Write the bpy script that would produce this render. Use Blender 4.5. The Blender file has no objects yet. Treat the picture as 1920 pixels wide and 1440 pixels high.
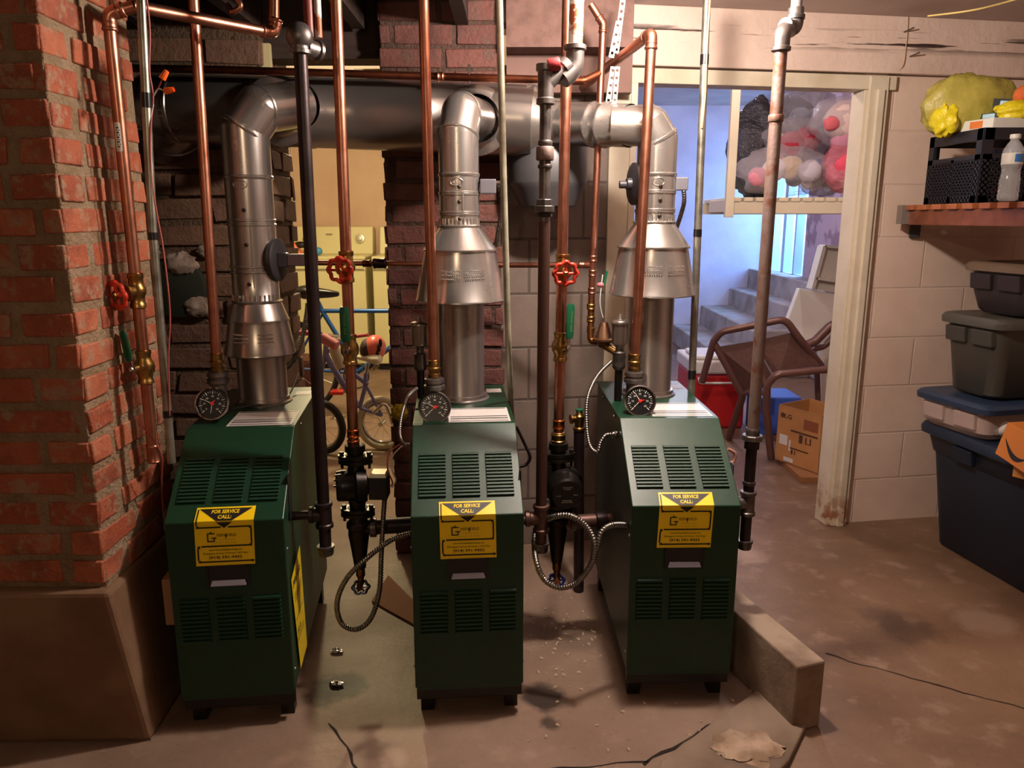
import bpy, bmesh, math, random
from mathutils import Vector, Matrix, noise as mnoise
random.seed(7)
PI = math.pi
# ------------------------------------------------------------------ camera, world, lights, exposure
H = 1.35; PITCH = math.radians(12.2); FPX = 1442.0
scn = bpy.context.scene
cam_data = bpy.data.cameras.new('camera'); cam = bpy.data.objects.new('camera', cam_data)
scn.collection.objects.link(cam); scn.camera = cam
cam.location = (0, 0, H); cam.rotation_euler = (PI/2 - PITCH, 0, 0)
cam_data.sensor_fit = 'HORIZONTAL'; cam_data.sensor_width = 36.0; cam_data.lens = 36.0*FPX/1920
cam_data.clip_start = 0.02
world = bpy.data.worlds.new('world'); scn.world = world; world.use_nodes = True
world.node_tree.nodes['Background'].inputs[0].default_value = (0.55, 0.62, 1.0, 1)
world.node_tree.nodes['Background'].inputs[1].default_value = 0.02
scn.view_settings.view_transform = 'Standard'; scn.view_settings.look = 'None'
scn.view_settings.gamma = 1.0; scn.view_settings.use_curve_mapping = False
scn.view_settings.exposure = 0.0

def point_light(name, loc, power, col, radius=0.04):
    d = bpy.data.lights.new(name, 'POINT'); d.energy = power; d.color = col; d.shadow_soft_size = radius
    o = bpy.data.objects.new(name, d); scn.collection.objects.link(o); o.location = loc; return o
def area_light(name, loc, target, sx, sy, power, col):
    d = bpy.data.lights.new(name, 'AREA'); d.energy = power; d.color = col; d.shape = 'RECTANGLE'; d.size = sx; d.size_y = sy
    o = bpy.data.objects.new(name, d); scn.collection.objects.link(o); o.location = loc
    o.rotation_euler = (Vector(target)-Vector(loc)).to_track_quat('-Z', 'Y').to_euler(); return o
point_light('ceiling_bulb_light', (0.38, 2.00, 1.975), 93, (1.0, 0.87, 0.77), 0.045)
point_light('rear_bulb_light', (-0.55, -0.9, 1.95), 24, (1.0, 0.72, 0.47), 0.05)
point_light('laundry_bulb_light', (-1.1, 4.9, 2.0), 105, (1.0, 0.82, 0.46), 0.06)
area_light('doorway_daylight', (3.25, 7.9, 1.55), (1.7, 8.25, 1.0), 1.0, 1.3, 95, (0.22, 0.48, 1.0))
point_light('stair_room_bulb_light', (1.15, 3.85, 2.26), 26, (1.0, 0.84, 0.80), 0.06)
point_light('far_stair_fill_light', (1.35, 5.9, 2.40), 75, (0.86, 0.84, 1.0), 0.06)  # added fill lamp, out of view, to lighten the far stair-room wall

# ------------------------------------------------------------------ pixel helpers (photo pixels, 1920x1440)
CT, ST = math.cos(PITCH), math.sin(PITCH)
def ray(px, py):
    u = (px-960)/FPX; v = -(py-720)/FPX
    return Vector((u, CT+v*ST, -ST+v*CT))
def P(px, py, Y):
    d = ray(px, py); t = Y/d.y
    return Vector((d.x*t, Y, H+d.z*t))
def F(px, py, z=0.0):
    d = ray(px, py); t = (z-H)/d.z
    return Vector((d.x*t, d.y*t, z))
def lin(c):
    if isinstance(c, str):
        c = c.lstrip('#'); c = [int(c[i:i+2], 16)/255 for i in (0, 2, 4)]
        return tuple(x/12.92 if x <= .04045 else ((x+.055)/1.055)**2.4 for x in c)
    return tuple(c)

# ------------------------------------------------------------------ materials
MATS = {}
class NT:
    def __init__(s, name):
        s.m = bpy.data.materials.new(name); s.m.use_nodes = True; s.t = s.m.node_tree
        s.b = s.t.nodes['Principled BSDF']; s.out = s.t.nodes['Material Output']
    def n(s, typ, **kw):
        x = s.t.nodes.new(typ)
        for k, v in kw.items():
            if k.startswith('_'): setattr(x, k[1:], v)
            else:
                key = int(k[1:]) if k[0] == 'i' and k[1:].isdigit() else k
                if isinstance(v, tuple) and len(v) == 3 and x.inputs[key].type == 'RGBA': v = v+(1,)
                if isinstance(v, bpy.types.NodeSocket): s.t.links.new(v, x.inputs[key])
                else: x.inputs[key].default_value = v
        return x
    def l(s, a, b): s.t.links.new(a, b)
    def pos(s): return s.n('ShaderNodeNewGeometry').outputs['Position']
    def obj(s): return s.n('ShaderNodeTexCoord').outputs['Object']
    def noise(s, vec, scale, detail=4, rough=.55):
        return s.n('ShaderNodeTexNoise', Vector=vec, Scale=scale, Detail=detail, Roughness=rough).outputs['Fac']
    def ramp(s, fac, a, b):
        r = s.n('ShaderNodeMapRange', Value=fac); r.inputs['From Min'].default_value = a; r.inputs['From Max'].default_value = b
        return r.outputs[0]
    def mix(s, fac, a, b, mode='MIX'):
        x = s.t.nodes.new('ShaderNodeMix'); x.data_type = 'RGBA'; x.blend_type = mode
        for sock, v in ((x.inputs[0], fac), (x.inputs[6], a), (x.inputs[7], b)):
            if isinstance(v, bpy.types.NodeSocket): s.l(v, sock)
            elif isinstance(v, (int, float)): sock.default_value = v
            else: sock.default_value = tuple(v)+((1,) if len(v) == 3 else ())
        return x.outputs[2]
    def math(s, op, a, b=0.0):
        x = s.t.nodes.new('ShaderNodeMath'); x.operation = op
        for i, v in enumerate((a, b)):
            if isinstance(v, bpy.types.NodeSocket): s.l(v, x.inputs[i])
            else: x.inputs[i].default_value = v
        return x.outputs[0]
    def bump(s, h, strength=.3, dist=.01):
        b = s.n('ShaderNodeBump', Height=h, Strength=strength, Distance=dist); s.l(b.outputs[0], s.b.inputs['Normal'])
    def set(s, col=None, rough=None, metal=None, spec=None):
        for k, v in (('Base Color', col), ('Roughness', rough), ('Metallic', metal), ('Specular IOR Level', spec)):
            if v is None: continue
            if isinstance(v, bpy.types.NodeSocket): s.l(v, s.b.inputs[k])
            else: s.b.inputs[k].default_value = (tuple(v)+(1,)) if k == 'Base Color' else v
def M(name, col, rough=.5, metal=0.0, col2=None, nscale=8, lo=.4, hi=.65, bump=0, bscale=60, spec=None, rvar=0, stretch=None):
    if name in MATS: return MATS[name]
    t = NT(name); c = lin(col); vec = t.obj()
    if stretch: vec = t.n('ShaderNodeMapping', Vector=vec, Scale=stretch).outputs[0]
    if col2: c = t.mix(t.ramp(t.noise(vec, nscale), lo, hi), c, lin(col2))
    r = rough
    if rvar: r = t.math('ADD', rough-rvar/2, t.math('MULTIPLY', t.noise(vec, nscale*1.7), rvar))
    t.set(c, r, metal, spec)
    if bump: t.bump(t.noise(vec, bscale), bump, .004)
    MATS[name] = t.m; return t.m

copper = M('copper', '#bb8068', .36, 1.0, '#985c46', 14, .45, .75, .05, 40, rvar=.2)
copper_dull = M('dull_copper', '#7a4530', .45, 1.0, '#4a2a1c', 14, .4, .7)
brass = M('brass', '#b08c52', .32, 1.0, '#7a5a32', 30, .4, .7)
iron = M('black_iron', '#3a3030', .42, .75, '#2a2020', 12, .4, .7, .08, 80)
iron_gray = M('grey_iron', '#77706c', .4, .85, '#4c4644', 25, .4, .7, .1, 120)
rusty = M('rusty_iron', '#7c6860', .55, .5, '#6d4432', 30, .5, .7, .3, 90)
peel = M('peeling_paint_pipe', '#cdc7ba', .55, .1, '#8a4a25', 28, .5, .56, .3, 60)
galv = M('galvanised_conduit', '#a09d90', .38, .85, '#6f6d62', 18, .4, .7, .04, 60)
sheet = M('galvanised_sheet', '#c2bcb6', .26, .86, '#aea7a1', 4, .25, .8, 0, rvar=.10)
sheet_dull = M('dull_flue_metal', '#aaa49f', .29, .9, '#968e89', 3, .2, .8, 0, rvar=.12)
flex = M('flexible_conduit_steel', '#857f79', .33, .95)
black_metal = M('black_painted_iron', '#14110f', .32, .3, '#1e1916', 20, .4, .7, .1, 90)
black_plastic = M('black_plastic', '#16151a', .45)
dark_grey = M('dark_grey_paint', '#3c3a3e', .4, .2)
green = M('green_enamel', '#0d3520', .40, .0, '#0c301d', 40, .3, .7, .04, 350, spec=.42)
green_shaded = M('shaded_green_enamel', '#0a301d', .42)
chrome = M('chrome', '#c8c8c8', .14, 1.0)
white_plastic = M('white_plastic', '#d8d6cc', .4)
paper = M('label_paper', '#c9c2bd', .5)
ink = M('black_ink', '#16130f', .5)
ink_red = M('red_ink', '#b3201a', .5)
yellow = M('yellow_label', '#f2cf12', .35)
red_paint = M('red_handwheel_paint', '#d8402c', .33, .1, '#8e1c10', 40, .5, .7)
green_grip = M('green_lever_grip', '#0b5a3c', .35)
tape = M('black_tape', '#0c0c0e', .3)
orange_pl = M('orange_plastic', '#f4661a', .4)
wire_red = M('red_wire', '#8a3228', .5); wire_white = M('white_wire', '#c9bfb2', .5); wire_blk = M('black_cable', '#120f0e', .45)
blue_pl = M('blue_handle', '#1c3a9c', .4)
steel_vent = M('nickel_vent', '#9c948c', .3, .9)

# ------------------------------------------------------------------ mesh builder
ORIG = {}
def frame(axis):
    a = Vector(axis).normalized(); r = Vector((0, 0, 1)) if abs(a.z) < .9 else Vector((1, 0, 0))
    u = a.cross(r).normalized(); return u, a.cross(u).normalized(), a
class MB:
    def __init__(s): s.v = []; s.f = []; s.mi = []; s.mats = []; s.cur = 0; s.tint = None; s.tints = []
    def mat(s, m):
        if m not in s.mats: s.mats.append(m)
        s.cur = s.mats.index(m); return s
    def add(s, vs, fs):
        b = len(s.v); s.v += [Vector(x) for x in vs]
        for f in fs: s.f.append([b+i for i in f]); s.mi.append(s.cur)
        if s.tint is not None: s.tints += [s.tint]*len(vs)
        return s
    def box(s, lo, hi, T=None):
        x0, y0, z0 = lo; x1, y1, z1 = hi
        vs = [(x0,y0,z0),(x1,y0,z0),(x1,y1,z0),(x0,y1,z0),(x0,y0,z1),(x1,y0,z1),(x1,y1,z1),(x0,y1,z1)]
        if T: vs = [T(*p) for p in vs]
        return s.add(vs, [(0,3,2,1),(4,5,6,7),(0,1,5,4),(1,2,6,5),(2,3,7,6),(3,0,4,7)])
    def hexa(s, b, t):     # 4 bottom points, 4 top points (counter-clockwise)
        return s.add(list(b)+list(t), [(3,2,1,0),(4,5,6,7),(0,1,5,4),(1,2,6,5),(2,3,7,6),(3,0,4,7)])
    def poly_prism(s, pts, off):   # planar polygon extruded by vector
        n = len(pts); off = Vector(off); vs = [Vector(p) for p in pts]+[Vector(p)+off for p in pts]
        return s.add(vs, [tuple(range(n))[::-1], tuple(range(n, 2*n))]+[(i,(i+1)%n,n+(i+1)%n,n+i) for i in range(n)])
    def rings(s, rings, cap=True, closed=False):
        n = len(rings[0]); vs = [p for r in rings for p in r]; fs = []
        m = len(rings)
        for k in range(m if closed else m-1):
            a = k*n; b = ((k+1) % m)*n
            for i in range(n): j = (i+1) % n; fs.append((a+i, a+j, b+j, b+i))
        if cap and not closed: fs.append(tuple(range(n))[::-1]); fs.append(tuple(range((m-1)*n, m*n)))
        return s.add(vs, fs)
    def lathe(s, o, axis, prof, seg=24, cap=True, sq=None):    # prof: (dist along axis, radius)
        u, w, a = frame(axis); o = Vector(o)
        return s.rings([[o+a*h+(u*math.cos(2*PI*i/seg)+w*math.sin(2*PI*i/seg))*max(r, 1e-5) for i in range(seg)] for h, r in prof], cap)
    def cyl(s, a, b, r, seg=16, r2=None):
        a = Vector(a); b = Vector(b); L = (b-a).length
        return s.lathe(a, b-a, [(0, r), (L, r if r2 is None else r2)], seg)
    def tube(s, pts, r, seg=12, rf=None, cap=True, closed=False):
        pts = [Vector(p) for p in pts]; n = len(pts)
        tan = []
        for i in range(n):
            if closed: t = pts[(i+1) % n]-pts[i-1]
            else: t = pts[min(i+1, n-1)]-pts[max(i-1, 0)]
            tan.append(t.normalized())
        u = frame(tan[0])[0]; rings = []
        for i in range(n):
            u = (u-tan[i]*u.dot(tan[i])).normalized(); w = tan[i].cross(u)
            rr = rf(i) if rf else r
            rings.append([pts[i]+(u*math.cos(2*PI*k/seg)+w*math.sin(2*PI*k/seg))*rr for k in range(seg)])
        return s.rings(rings, cap, closed)
    def sphere(s, c, r, seg=16, ring=10, sc=(1,1,1), fn=None):
        c = Vector(c); rs = []
        for k in range(ring+1):
            th = PI*k/ring; row = []
            for i in range(seg):
                d = Vector((math.sin(th)*math.cos(2*PI*i/seg), math.sin(th)*math.sin(2*PI*i/seg), -math.cos(th)))
                if k in (0, ring): d = Vector((0, 0, -1 if k == 0 else 1))
                rr = r*(fn(d) if fn else 1)
                row.append(c+Vector((d.x*sc[0], d.y*sc[1], d.z*sc[2]))*rr)
            rs.append(row)
        return s.rings(rs, False)
    def ring_torus(s, c, axis, R, r, seg=28, sub=8, fn=None):
        u, w, a = frame(axis); c = Vector(c)
        pts = [c+(u*math.cos(2*PI*i/seg)+w*math.sin(2*PI*i/seg))*(R*(fn(2*PI*i/seg) if fn else 1)) for i in range(seg)]
        return s.tube(pts, r, sub, closed=True)
    def xform(s, T): s.v = [Vector(T(p)) for p in s.v]; return s
    def build(s, name, m=None, parent=None, smooth=35, bevel=0, disp=None):
        me = bpy.data.meshes.new(name)
        if parent is not None: o0 = ORIG[parent.name]
        else:
            xs = [p.x for p in s.v]; ys = [p.y for p in s.v]; zs = [p.z for p in s.v]
            o0 = Vector(((min(xs)+max(xs))/2, (min(ys)+max(ys))/2, min(zs)))
        me.from_pydata([tuple(p-o0) for p in s.v], [], s.f)
        if s.mats:
            for k in s.mats: me.materials.append(k)
            me.polygons.foreach_set('material_index', s.mi)
        elif m: me.materials.append(m)
        if s.tints:
            at = me.attributes.new('tint', 'FLOAT', 'POINT'); at.data.foreach_set('value', s.tints)
        bm = bmesh.new(); bm.from_mesh(me)
        bmesh.ops.remove_doubles(bm, verts=bm.verts, dist=1e-6)
        bmesh.ops.recalc_face_normals(bm, faces=bm.faces)
        bm.to_mesh(me); bm.free()
        if smooth:
            me.polygons.foreach_set('use_smooth', [True]*len(me.polygons))
            me.set_sharp_from_angle(angle=math.radians(smooth))
        o = bpy.data.objects.new(name, me); scn.collection.objects.link(o)
        if parent is not None: o.parent = parent
        else: o.location = o0
        ORIG[o.name] = o0
        if bevel:
            b = o.modifiers.new('bevel', 'BEVEL'); b.width = bevel; b.segments = 2; b.limit_method = 'ANGLE'; b.angle_limit = math.radians(40)
            b.harden_normals = False
        return o
LABELS = {}
def tag(o, label=None, cat=None, group=None, kind=None):
    if label: o['label'] = label
    if cat: o['category'] = cat
    if group: o['group'] = group
    if kind: o['kind'] = kind
    return o
def thing(name, loc, label, cat, group=None):
    o = bpy.data.objects.new(name, None); scn.collection.objects.link(o); o.location = loc; o.empty_display_size = .05
    ORIG[o.name] = Vector(loc); return tag(o, label, cat, group)
def struct(o): o['kind'] = 'structure'; return o

def fillet(pts, R, n=6):
    pts = [Vector(p) for p in pts]; out = [pts[0]]
    for i in range(1, len(pts)-1):
        a, b, c = pts[i-1], pts[i], pts[i+1]
        d1 = (a-b).normalized(); d2 = (c-b).normalized(); ang = d1.angle(d2)
        if ang > 3.05: out.append(b); continue
        t = min(R/math.tan(ang/2), (a-b).length*.49, (c-b).length*.49)
        p1 = b+d1*t; p2 = b+d2*t
        for k in range(n+1):
            s = k/n; out.append(p1*(1-s)**2+b*2*s*(1-s)+p2*s*s)
    out.append(pts[-1]); return out
def spline(pts, n=10):
    pts = [Vector(p) for p in pts]; out = []
    for i in range(len(pts)-1):
        p0 = pts[max(i-1, 0)]; p1 = pts[i]; p2 = pts[i+1]; p3 = pts[min(i+2, len(pts)-1)]
        for k in range(n):
            t = k/n; out.append(.5*((2*p1)+(-p0+p2)*t+(2*p0-5*p1+4*p2-p3)*t*t+(-p0+3*p1-3*p2+p3)*t**3))
    out.append(pts[-1]); return out
def resample(pts, step):
    out = [pts[0]]; acc = 0
    for a, b in zip(pts, pts[1:]):
        L = (b-a).length; pos = step-acc
        while pos < L: out.append(a.lerp(b, pos/L)); pos += step
        acc = (acc+L) % step if L else acc
    out.append(pts[-1]); return out
def flexible(name, label, pts, r=.0085, m=None, parent=None, group=None, cat='conduit', pitch=.0075):
    path = resample(spline(pts, 12), pitch/4)
    mb = MB(); mb.tube(path, r, 12, rf=lambda i: r*(1.0, 1.13, 1.0, .84)[i % 4])
    o = mb.build(name, m or flex, parent, smooth=60)
    if label: tag(o, label, cat, group)
    return o
def cable(name, pts, r, m, label=None, cat='cable', parent=None, group=None):
    o = MB().tube(spline(pts, 8), r, 8).build(name, m, parent, smooth=60)
    if label: tag(o, label, cat, group)
    return o
def textmesh(mb, s, o, ux, uy, w=None, h=None, bold=0.0, shear=0.0, align='C'):
    """lettering laid flat: o = centre, ux/uy = unit vectors, w/h = target size"""
    c = bpy.data.curves.new('t', 'FONT'); c.body = s; c.size = 1; c.resolution_u = 2; c.offset = bold; c.shear = shear
    ob = bpy.data.objects.new('t', c); scn.collection.objects.link(ob)
    bpy.context.view_layer.update()
    me = bpy.data.meshes.new_from_object(ob.evaluated_get(bpy.context.evaluated_depsgraph_get()))
    xs = [v.co.x for v in me.vertices]; ys = [v.co.y for v in me.vertices]
    x0, x1, y0, y1 = min(xs), max(xs), min(ys), max(ys)
    sx = (w/(x1-x0)) if w else h/(y1-y0); sy = (h/(y1-y0)) if h else sx
    if not w: w = sx*(x1-x0)
    ux = Vector(ux); uy = Vector(uy); o = Vector(o)
    mb.add([o+ux*((v.co.x-(x0+x1)/2)*sx)+uy*((v.co.y-(y0+y1)/2)*sy) for v in me.vertices], [tuple(p.vertices) for p in me.polygons])
    bpy.data.objects.remove(ob); bpy.data.curves.remove(c); bpy.data.meshes.remove(me)
# ------------------------------------------------------------------ structure materials
class Plane:
    def __init__(s, o, ang):
        s.o = Vector((o[0], o[1], 0)); a = math.radians(ang); s.d = Vector((math.cos(a), math.sin(a), 0)); s.n = Vector((math.sin(a), -math.cos(a), 0))
    def pt(s, u, z, off=0): return s.o+s.d*u+s.n*off+Vector((0, 0, z))
    def hit(s, px, py, off=0):
        r = ray(px, py); t = (s.o+s.n*off-Vector((0, 0, H))).dot(s.n)/r.dot(s.n); p = Vector((0, 0, H))+r*t
        return (p-s.o).dot(s.d), p.z
    def T(s, u, off, z): return s.pt(u, z, -off)     # box coordinates: u along the wall, off into the wall, z up
WB = Plane((0.454, 3.10), 9.3)

def floor_mat():
    t = NT('concrete_floor'); p = t.pos()
    n1 = t.noise(p, 1.6, 6, .6); n2 = t.noise(p, 9, 5, .6); n3 = t.noise(p, 60, 3, .6)
    sx = t.n('ShaderNodeSeparateXYZ', i0=p); slab = t.ramp(t.math('ADD', sx.outputs['X'], t.math('MULTIPLY', n2, .06)), .80, .86)
    c = t.mix(slab, t.mix(t.ramp(n1, .35, .68), lin('#8e7766'), lin('#735c4b')), t.mix(t.ramp(n1, .35, .68), lin('#7e624a'), lin('#5f4632')))
    c = t.mix(t.math('MULTIPLY', t.ramp(n2, .55, .75), .55), c, lin('#a58a76'))
    c = t.mix(t.math('MULTIPLY', t.ramp(n3, .6, .75), .35), c, lin('#4c3526'))
    # damp spots and old stains, each where it lies on the slab
    for (px, py, r, k) in ((640, 1290, .09, .75), (1015, 1305, .075, .7), (1240, 1190, .1, .3), (1395, 1375, .07, .6), (1030, 1356, .035, .6), (1700, 1175, .12, .3), (1080, 1195, .1, .15),
                           (1400, 1235, .06, .5), (1660, 1160, .1, .25), (700, 1405, .05, .2), (605, 1310, .06, .5)):
        q = F(px, py)
        d = t.n('ShaderNodeVectorMath', _operation='DISTANCE', i0=p, i1=tuple(q)).outputs['Value']
        d = t.math('ADD', d, t.math('MULTIPLY', t.math('SUBTRACT', n2, .5), r*1.6))
        f = t.n('ShaderNodeMapRange', Value=d); f.inputs['From Min'].default_value = r; f.inputs['From Max'].default_value = r*.6
        c = t.mix(t.math('MULTIPLY', f.outputs[0], min(1, k*1.35)), c, lin('#2e2018'))
    for (px, py, r) in ((1845, 1165, .12), (740, 1425, .05), (1400, 1040, .1)):
        q = F(px, py)
        d = t.n('ShaderNodeVectorMath', _operation='DISTANCE', i0=p, i1=tuple(q)).outputs['Value']
        d = t.math('ADD', d, t.math('MULTIPLY', t.math('SUBTRACT', n2, .5), r*2))
        f = t.n('ShaderNodeMapRange', Value=d); f.inputs['From Min'].default_value = r; f.inputs['From Max'].default_value = r*.5
        c = t.mix(t.math('MULTIPLY', f.outputs[0], .4), c, lin('#b39a86'))
    r = t.math('ADD', .32, t.math('MULTIPLY', n1, .45))
    t.set(c, r, 0, .45)
    hh = t.math('ADD', t.math('MULTIPLY', n2, .9), t.math('MULTIPLY', n3, .4)); t.bump(hh, .35, .008)
    return t.m
FLOOR = floor_mat()
def block_mat(name, col, col2, pl, mortar, z0=-.012, bumpd=.35, mdark=.8, row=.2135, rough=.6):
    t = NT(name); p = t.pos()
    uu = t.n('ShaderNodeVectorMath', _operation='DOT_PRODUCT', i0=p, i1=tuple(pl.d)).outputs['Value']
    z = t.n('ShaderNodeSeparateXYZ', i0=p).outputs['Z']
    v = t.n('ShaderNodeCombineXYZ', X=t.math('ADD', uu, -.13), Y=t.math('ADD', z, -z0)).outputs[0]
    br = t.n('ShaderNodeTexBrick', Vector=v, Scale=1.0); br.inputs['Brick Width'].default_value = .427; br.inputs['Row Height'].default_value = row
    br.inputs['Mortar Size'].default_value = mortar; br.inputs['Mortar Smooth'].default_value = .6
    n = t.noise(p, 5, 6, .6); n2 = t.noise(p, 90, 3)
    c = t.mix(t.ramp(n, .35, .7), lin(col), lin(col2))
    c = t.mix(t.math('MULTIPLY', br.outputs['Fac'], 1-mdark), c, (.02, .015, .012))
    t.set(c, rough, 0, .4)
    t.bump(t.math('ADD', t.math('MULTIPLY', br.outputs['Fac'], -1.0), t.math('ADD', t.math('MULTIPLY', n2, .22), t.math('MULTIPLY', n, .6))), bumpd, .012)
    return t.m
WHITE_BLOCK = block_mat('painted_white_block', '#dcc2b0', '#d0b4a2', WB, .005, mdark=.93)
GREY_BLOCK = block_mat('bare_grey_block', '#7c6c62', '#66584f', WB, .007, mdark=.45)
def brick_mats(name, a, b, c, mort, mort2):
    t = NT(name); p = t.obj()
    tint = t.n('ShaderNodeAttribute', _attribute_name='tint').outputs['Fac']
    n = t.noise(p, 9, 6, .65); n2 = t.noise(p, 55, 4, .6); n3 = t.noise(p, 22, 5, .7)
    col = t.mix(tint, lin(a), lin(b)); col = t.mix(t.ramp(n, .45, .75), col, lin(c))
    col = t.mix(t.math('MULTIPLY', t.ramp(n3, .51, .63), .8), col, lin(mort))
    t.set(col, .68, 0, .4); t.bump(t.math('ADD', n2, t.math('MULTIPLY', n3, 1.2)), .55, .01)
    t2 = NT(name+'_mortar'); p = t2.obj(); n = t2.noise(p, 12, 6, .65); n2 = t2.noise(p, 70, 4, .6)
    t2.set(t2.mix(t2.ramp(n, .35, .7), lin(mort), lin(mort2)), .85, 0, .3); t2.bump(t2.math('ADD', n, n2), .8, .02)
    return t.m, t2.m
BRICK, MORTAR = brick_mats('red_brick', '#96492e', '#aa6042', '#743a28', '#967f66', '#7a6449')
BRICK2, MORTAR2 = brick_mats('dark_red_brick', '#633a34', '#74463c', '#4a2b26', '#5c463c', '#4c3a32')
BRICK3, MORTAR3 = brick_mats('sooty_stone', '#6a4c3c', '#7a5844', '#553c30', '#6a5442', '#54402f')
WHITE_TRIM = M('cream_painted_wood', '#cfc2ac', .5, 0, '#bcac92', 6, .45, .7, .1, 30)
LINTEL = M('painted_beam', '#c4a898', .55, 0, '#b09282', 3, .45, .7, .3, 25, stretch=(.6, 3, 6))
CEIL = M('painted_ceiling', '#bca8a0', .7, 0, '#a8928a', 3, .4, .7, .1, 20)
DARKWOOD = M('dark_joist_wood', '#3a2820', .8, 0, '#251913', 4, .4, .7, .3, 20, stretch=(1, 6, 6))
MAUVE = M('brown_beam_wood', '#6b4c42', .7, 0, '#56392f', 4, .4, .7, .2, 20, stretch=(6, 1, 6))
PLINTH = M('rough_plinth_concrete', '#7e6248', .8, 0, '#644630', 4, .4, .7, .5, 30)
BLUEWALL = M('whitewashed_wall', '#c9c6d6', .6, 0, '#b8b4c8', 3, .4, .7, .6, 9)
PINKWALL = M('pink_laundry_wall', '#d8b89c', .6, 0, '#ccaa8e', 3, .4, .7, .1, 20)
BARE = M('plain_plaster', '#b8a494', .8, 0, '#a08a7a', 2, .4, .7)

# ------------------------------------------------------------------ floor, ceiling, walls
def bx(name, lo, hi, m, T=None, kind='structure', bevel=0):
    o = MB().box(lo, hi, T).build(name, m, smooth=0, bevel=bevel)
    if kind: o['kind'] = kind
    return o
bx('floor', (-2.9, -2.7, -.1), (4.2, 9.2, 0), FLOOR)
bx('ceiling', (-.12, -2.7, 2.12), (4.2, 3.45, 2.22), CEIL)
bx('ceiling', (.25, 3.45, 2.50), (4.2, 9.2, 2.6), CEIL)
bx('ceiling', (-2.9, -2.7, 2.20), (-.12, 3.45, 2.3), DARKWOOD)
bx('ceiling', (-2.9, 3.45, 2.35), (.25, 9.2, 2.45), CEIL)
for k in range(6):
    x = -2.1+k*.38
    bx('trim_%d' % (k+1), (x, .2, 2.02), (x+.045, 3.0, 2.20), DARKWOOD)
bx('wall_right', (2.66, -2.7, 0), (2.8, 3.42, 2.2), WHITE_BLOCK)
bx('wall_front', (-2.9, -2.7, 0), (2.8, -2.6, 2.2), BARE)
bx('wall_left', (-2.5, -2.6, 0), (-2.4, 7.4, 2.3), BARE)
# back wall, right of the doorway / left of it / beam over both
uL = WB.hit(1190, 165)[0]; uR = WB.hit(1604, 170, -.07)[0]; zT = WB.hit(1400, 163)[1]
uPost = WB.hit(1163, 300)[0]; uB0 = WB.hit(938, 500)[0]; uEnd = 2.26
bx('wall_back', (uR, 0, 0), (uEnd, .07, 2.12), WHITE_BLOCK, WB.T)
bx('wall_back', (uB0, 0, 0), (uPost-.02, .2, 1.9), GREY_BLOCK, WB.T)
zb = WB.hit(1400, 132)[1]
def beam_lines():
    t = NT('beam_paint'); p = t.pos()
    z = t.n('ShaderNodeSeparateXYZ', i0=p); n = t.noise(p, 3, 5)
    c = t.mix(t.ramp(n, .4, .7), lin('#d8c0b2'), lin('#c8ae9e'))
    # splits in the wood: thin long dark streaks half way up the beam
    v = t.n('ShaderNodeMapping', Vector=p, Scale=(1.3, 1.3, 26)).outputs[0]
    s = t.noise(v, 2.2, 5, .5)
    band = t.math('MULTIPLY', t.ramp(t.math('ABSOLUTE', t.math('ADD', z.outputs['Z'], -2.025)), .045, .012), t.ramp(s, .56, .60))
    c = t.mix(band, c, lin('#3c2c28')); t.set(c, .5, 0, .4)
    t.bump(t.math('ADD', t.math('MULTIPLY', band, -2.0), t.noise(p, 30, 4)), .35, .01)
    return t.m
bx('trim_10', (uPost-.03, -.035, zb), (uEnd, .07, 2.12), beam_lines(), WB.T, bevel=.004)
bx('trim_11', (uPost-.02, -.022, zT), (uR+.12, .07, zb-.006), WHITE_TRIM, WB.T, bevel=.003)
mb = MB(); mb.box((uL-.1, -.02, 0), (uL, .07, zT), WB.T); mb.box((uL-.02, -.028, 0), (uL+.006, .1, zT), WB.T)
struct(mb.build('trim_12', WHITE_TRIM, smooth=0, bevel=.003))
uR2 = WB.hit(1660, 150)[0]
mb = MB(); mb.box((uR, -.03, 0), (uR2, .02, zT+.05), WB.T); mb.box((uR-.012, -.015, 0), (uR+.03, .075, zT), WB.T); mb.box((uR+.03, -.042, 0), (uR+.06, .0, zT), WB.T)
RUSTY_TRIM = NT('cream_jamb_paint')
def _jt(t):
    p = t.pos(); z = t.n('ShaderNodeSeparateXYZ', i0=p).outputs['Z']; n = t.noise(p, 14, 5)
    c = t.mix(t.ramp(t.noise(p, 5, 4), .4, .7), lin('#cfc2ac'), lin('#c0b096'))
    low = t.math('MULTIPLY', t.ramp(z, .22, .02), t.ramp(n, .45, .55)); c = t.mix(low, c, lin('#8a4a1e'))
    t.set(c, .5); t.bump(t.noise(p, 40, 3), .15, .005)
_jt(RUSTY_TRIM); WHITE_TRIM2 = RUSTY_TRIM.m
struct(mb.build('trim_13', WHITE_TRIM2, smooth=0, bevel=.003))
zg = WB.hit(1800, 143)[1]
bx('trim_14', (uR2+.005, -.008, zg-.006), (uEnd, .002, zg+.028), MAUVE, WB.T)     # brown strip standing for the shade in the gap under the beam
# brown beams between the brick pier and the white beam
bx('trim_15', (-.02, 2.86, 1.93), (.42, 2.98, 2.12), MAUVE)
bx('trim_16', (-.02, 2.99, 1.80), (.44, 3.05, 2.12), M('mauve_board', '#7a5a50', .7, 0, '#634338', 3, .4, .7))

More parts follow.
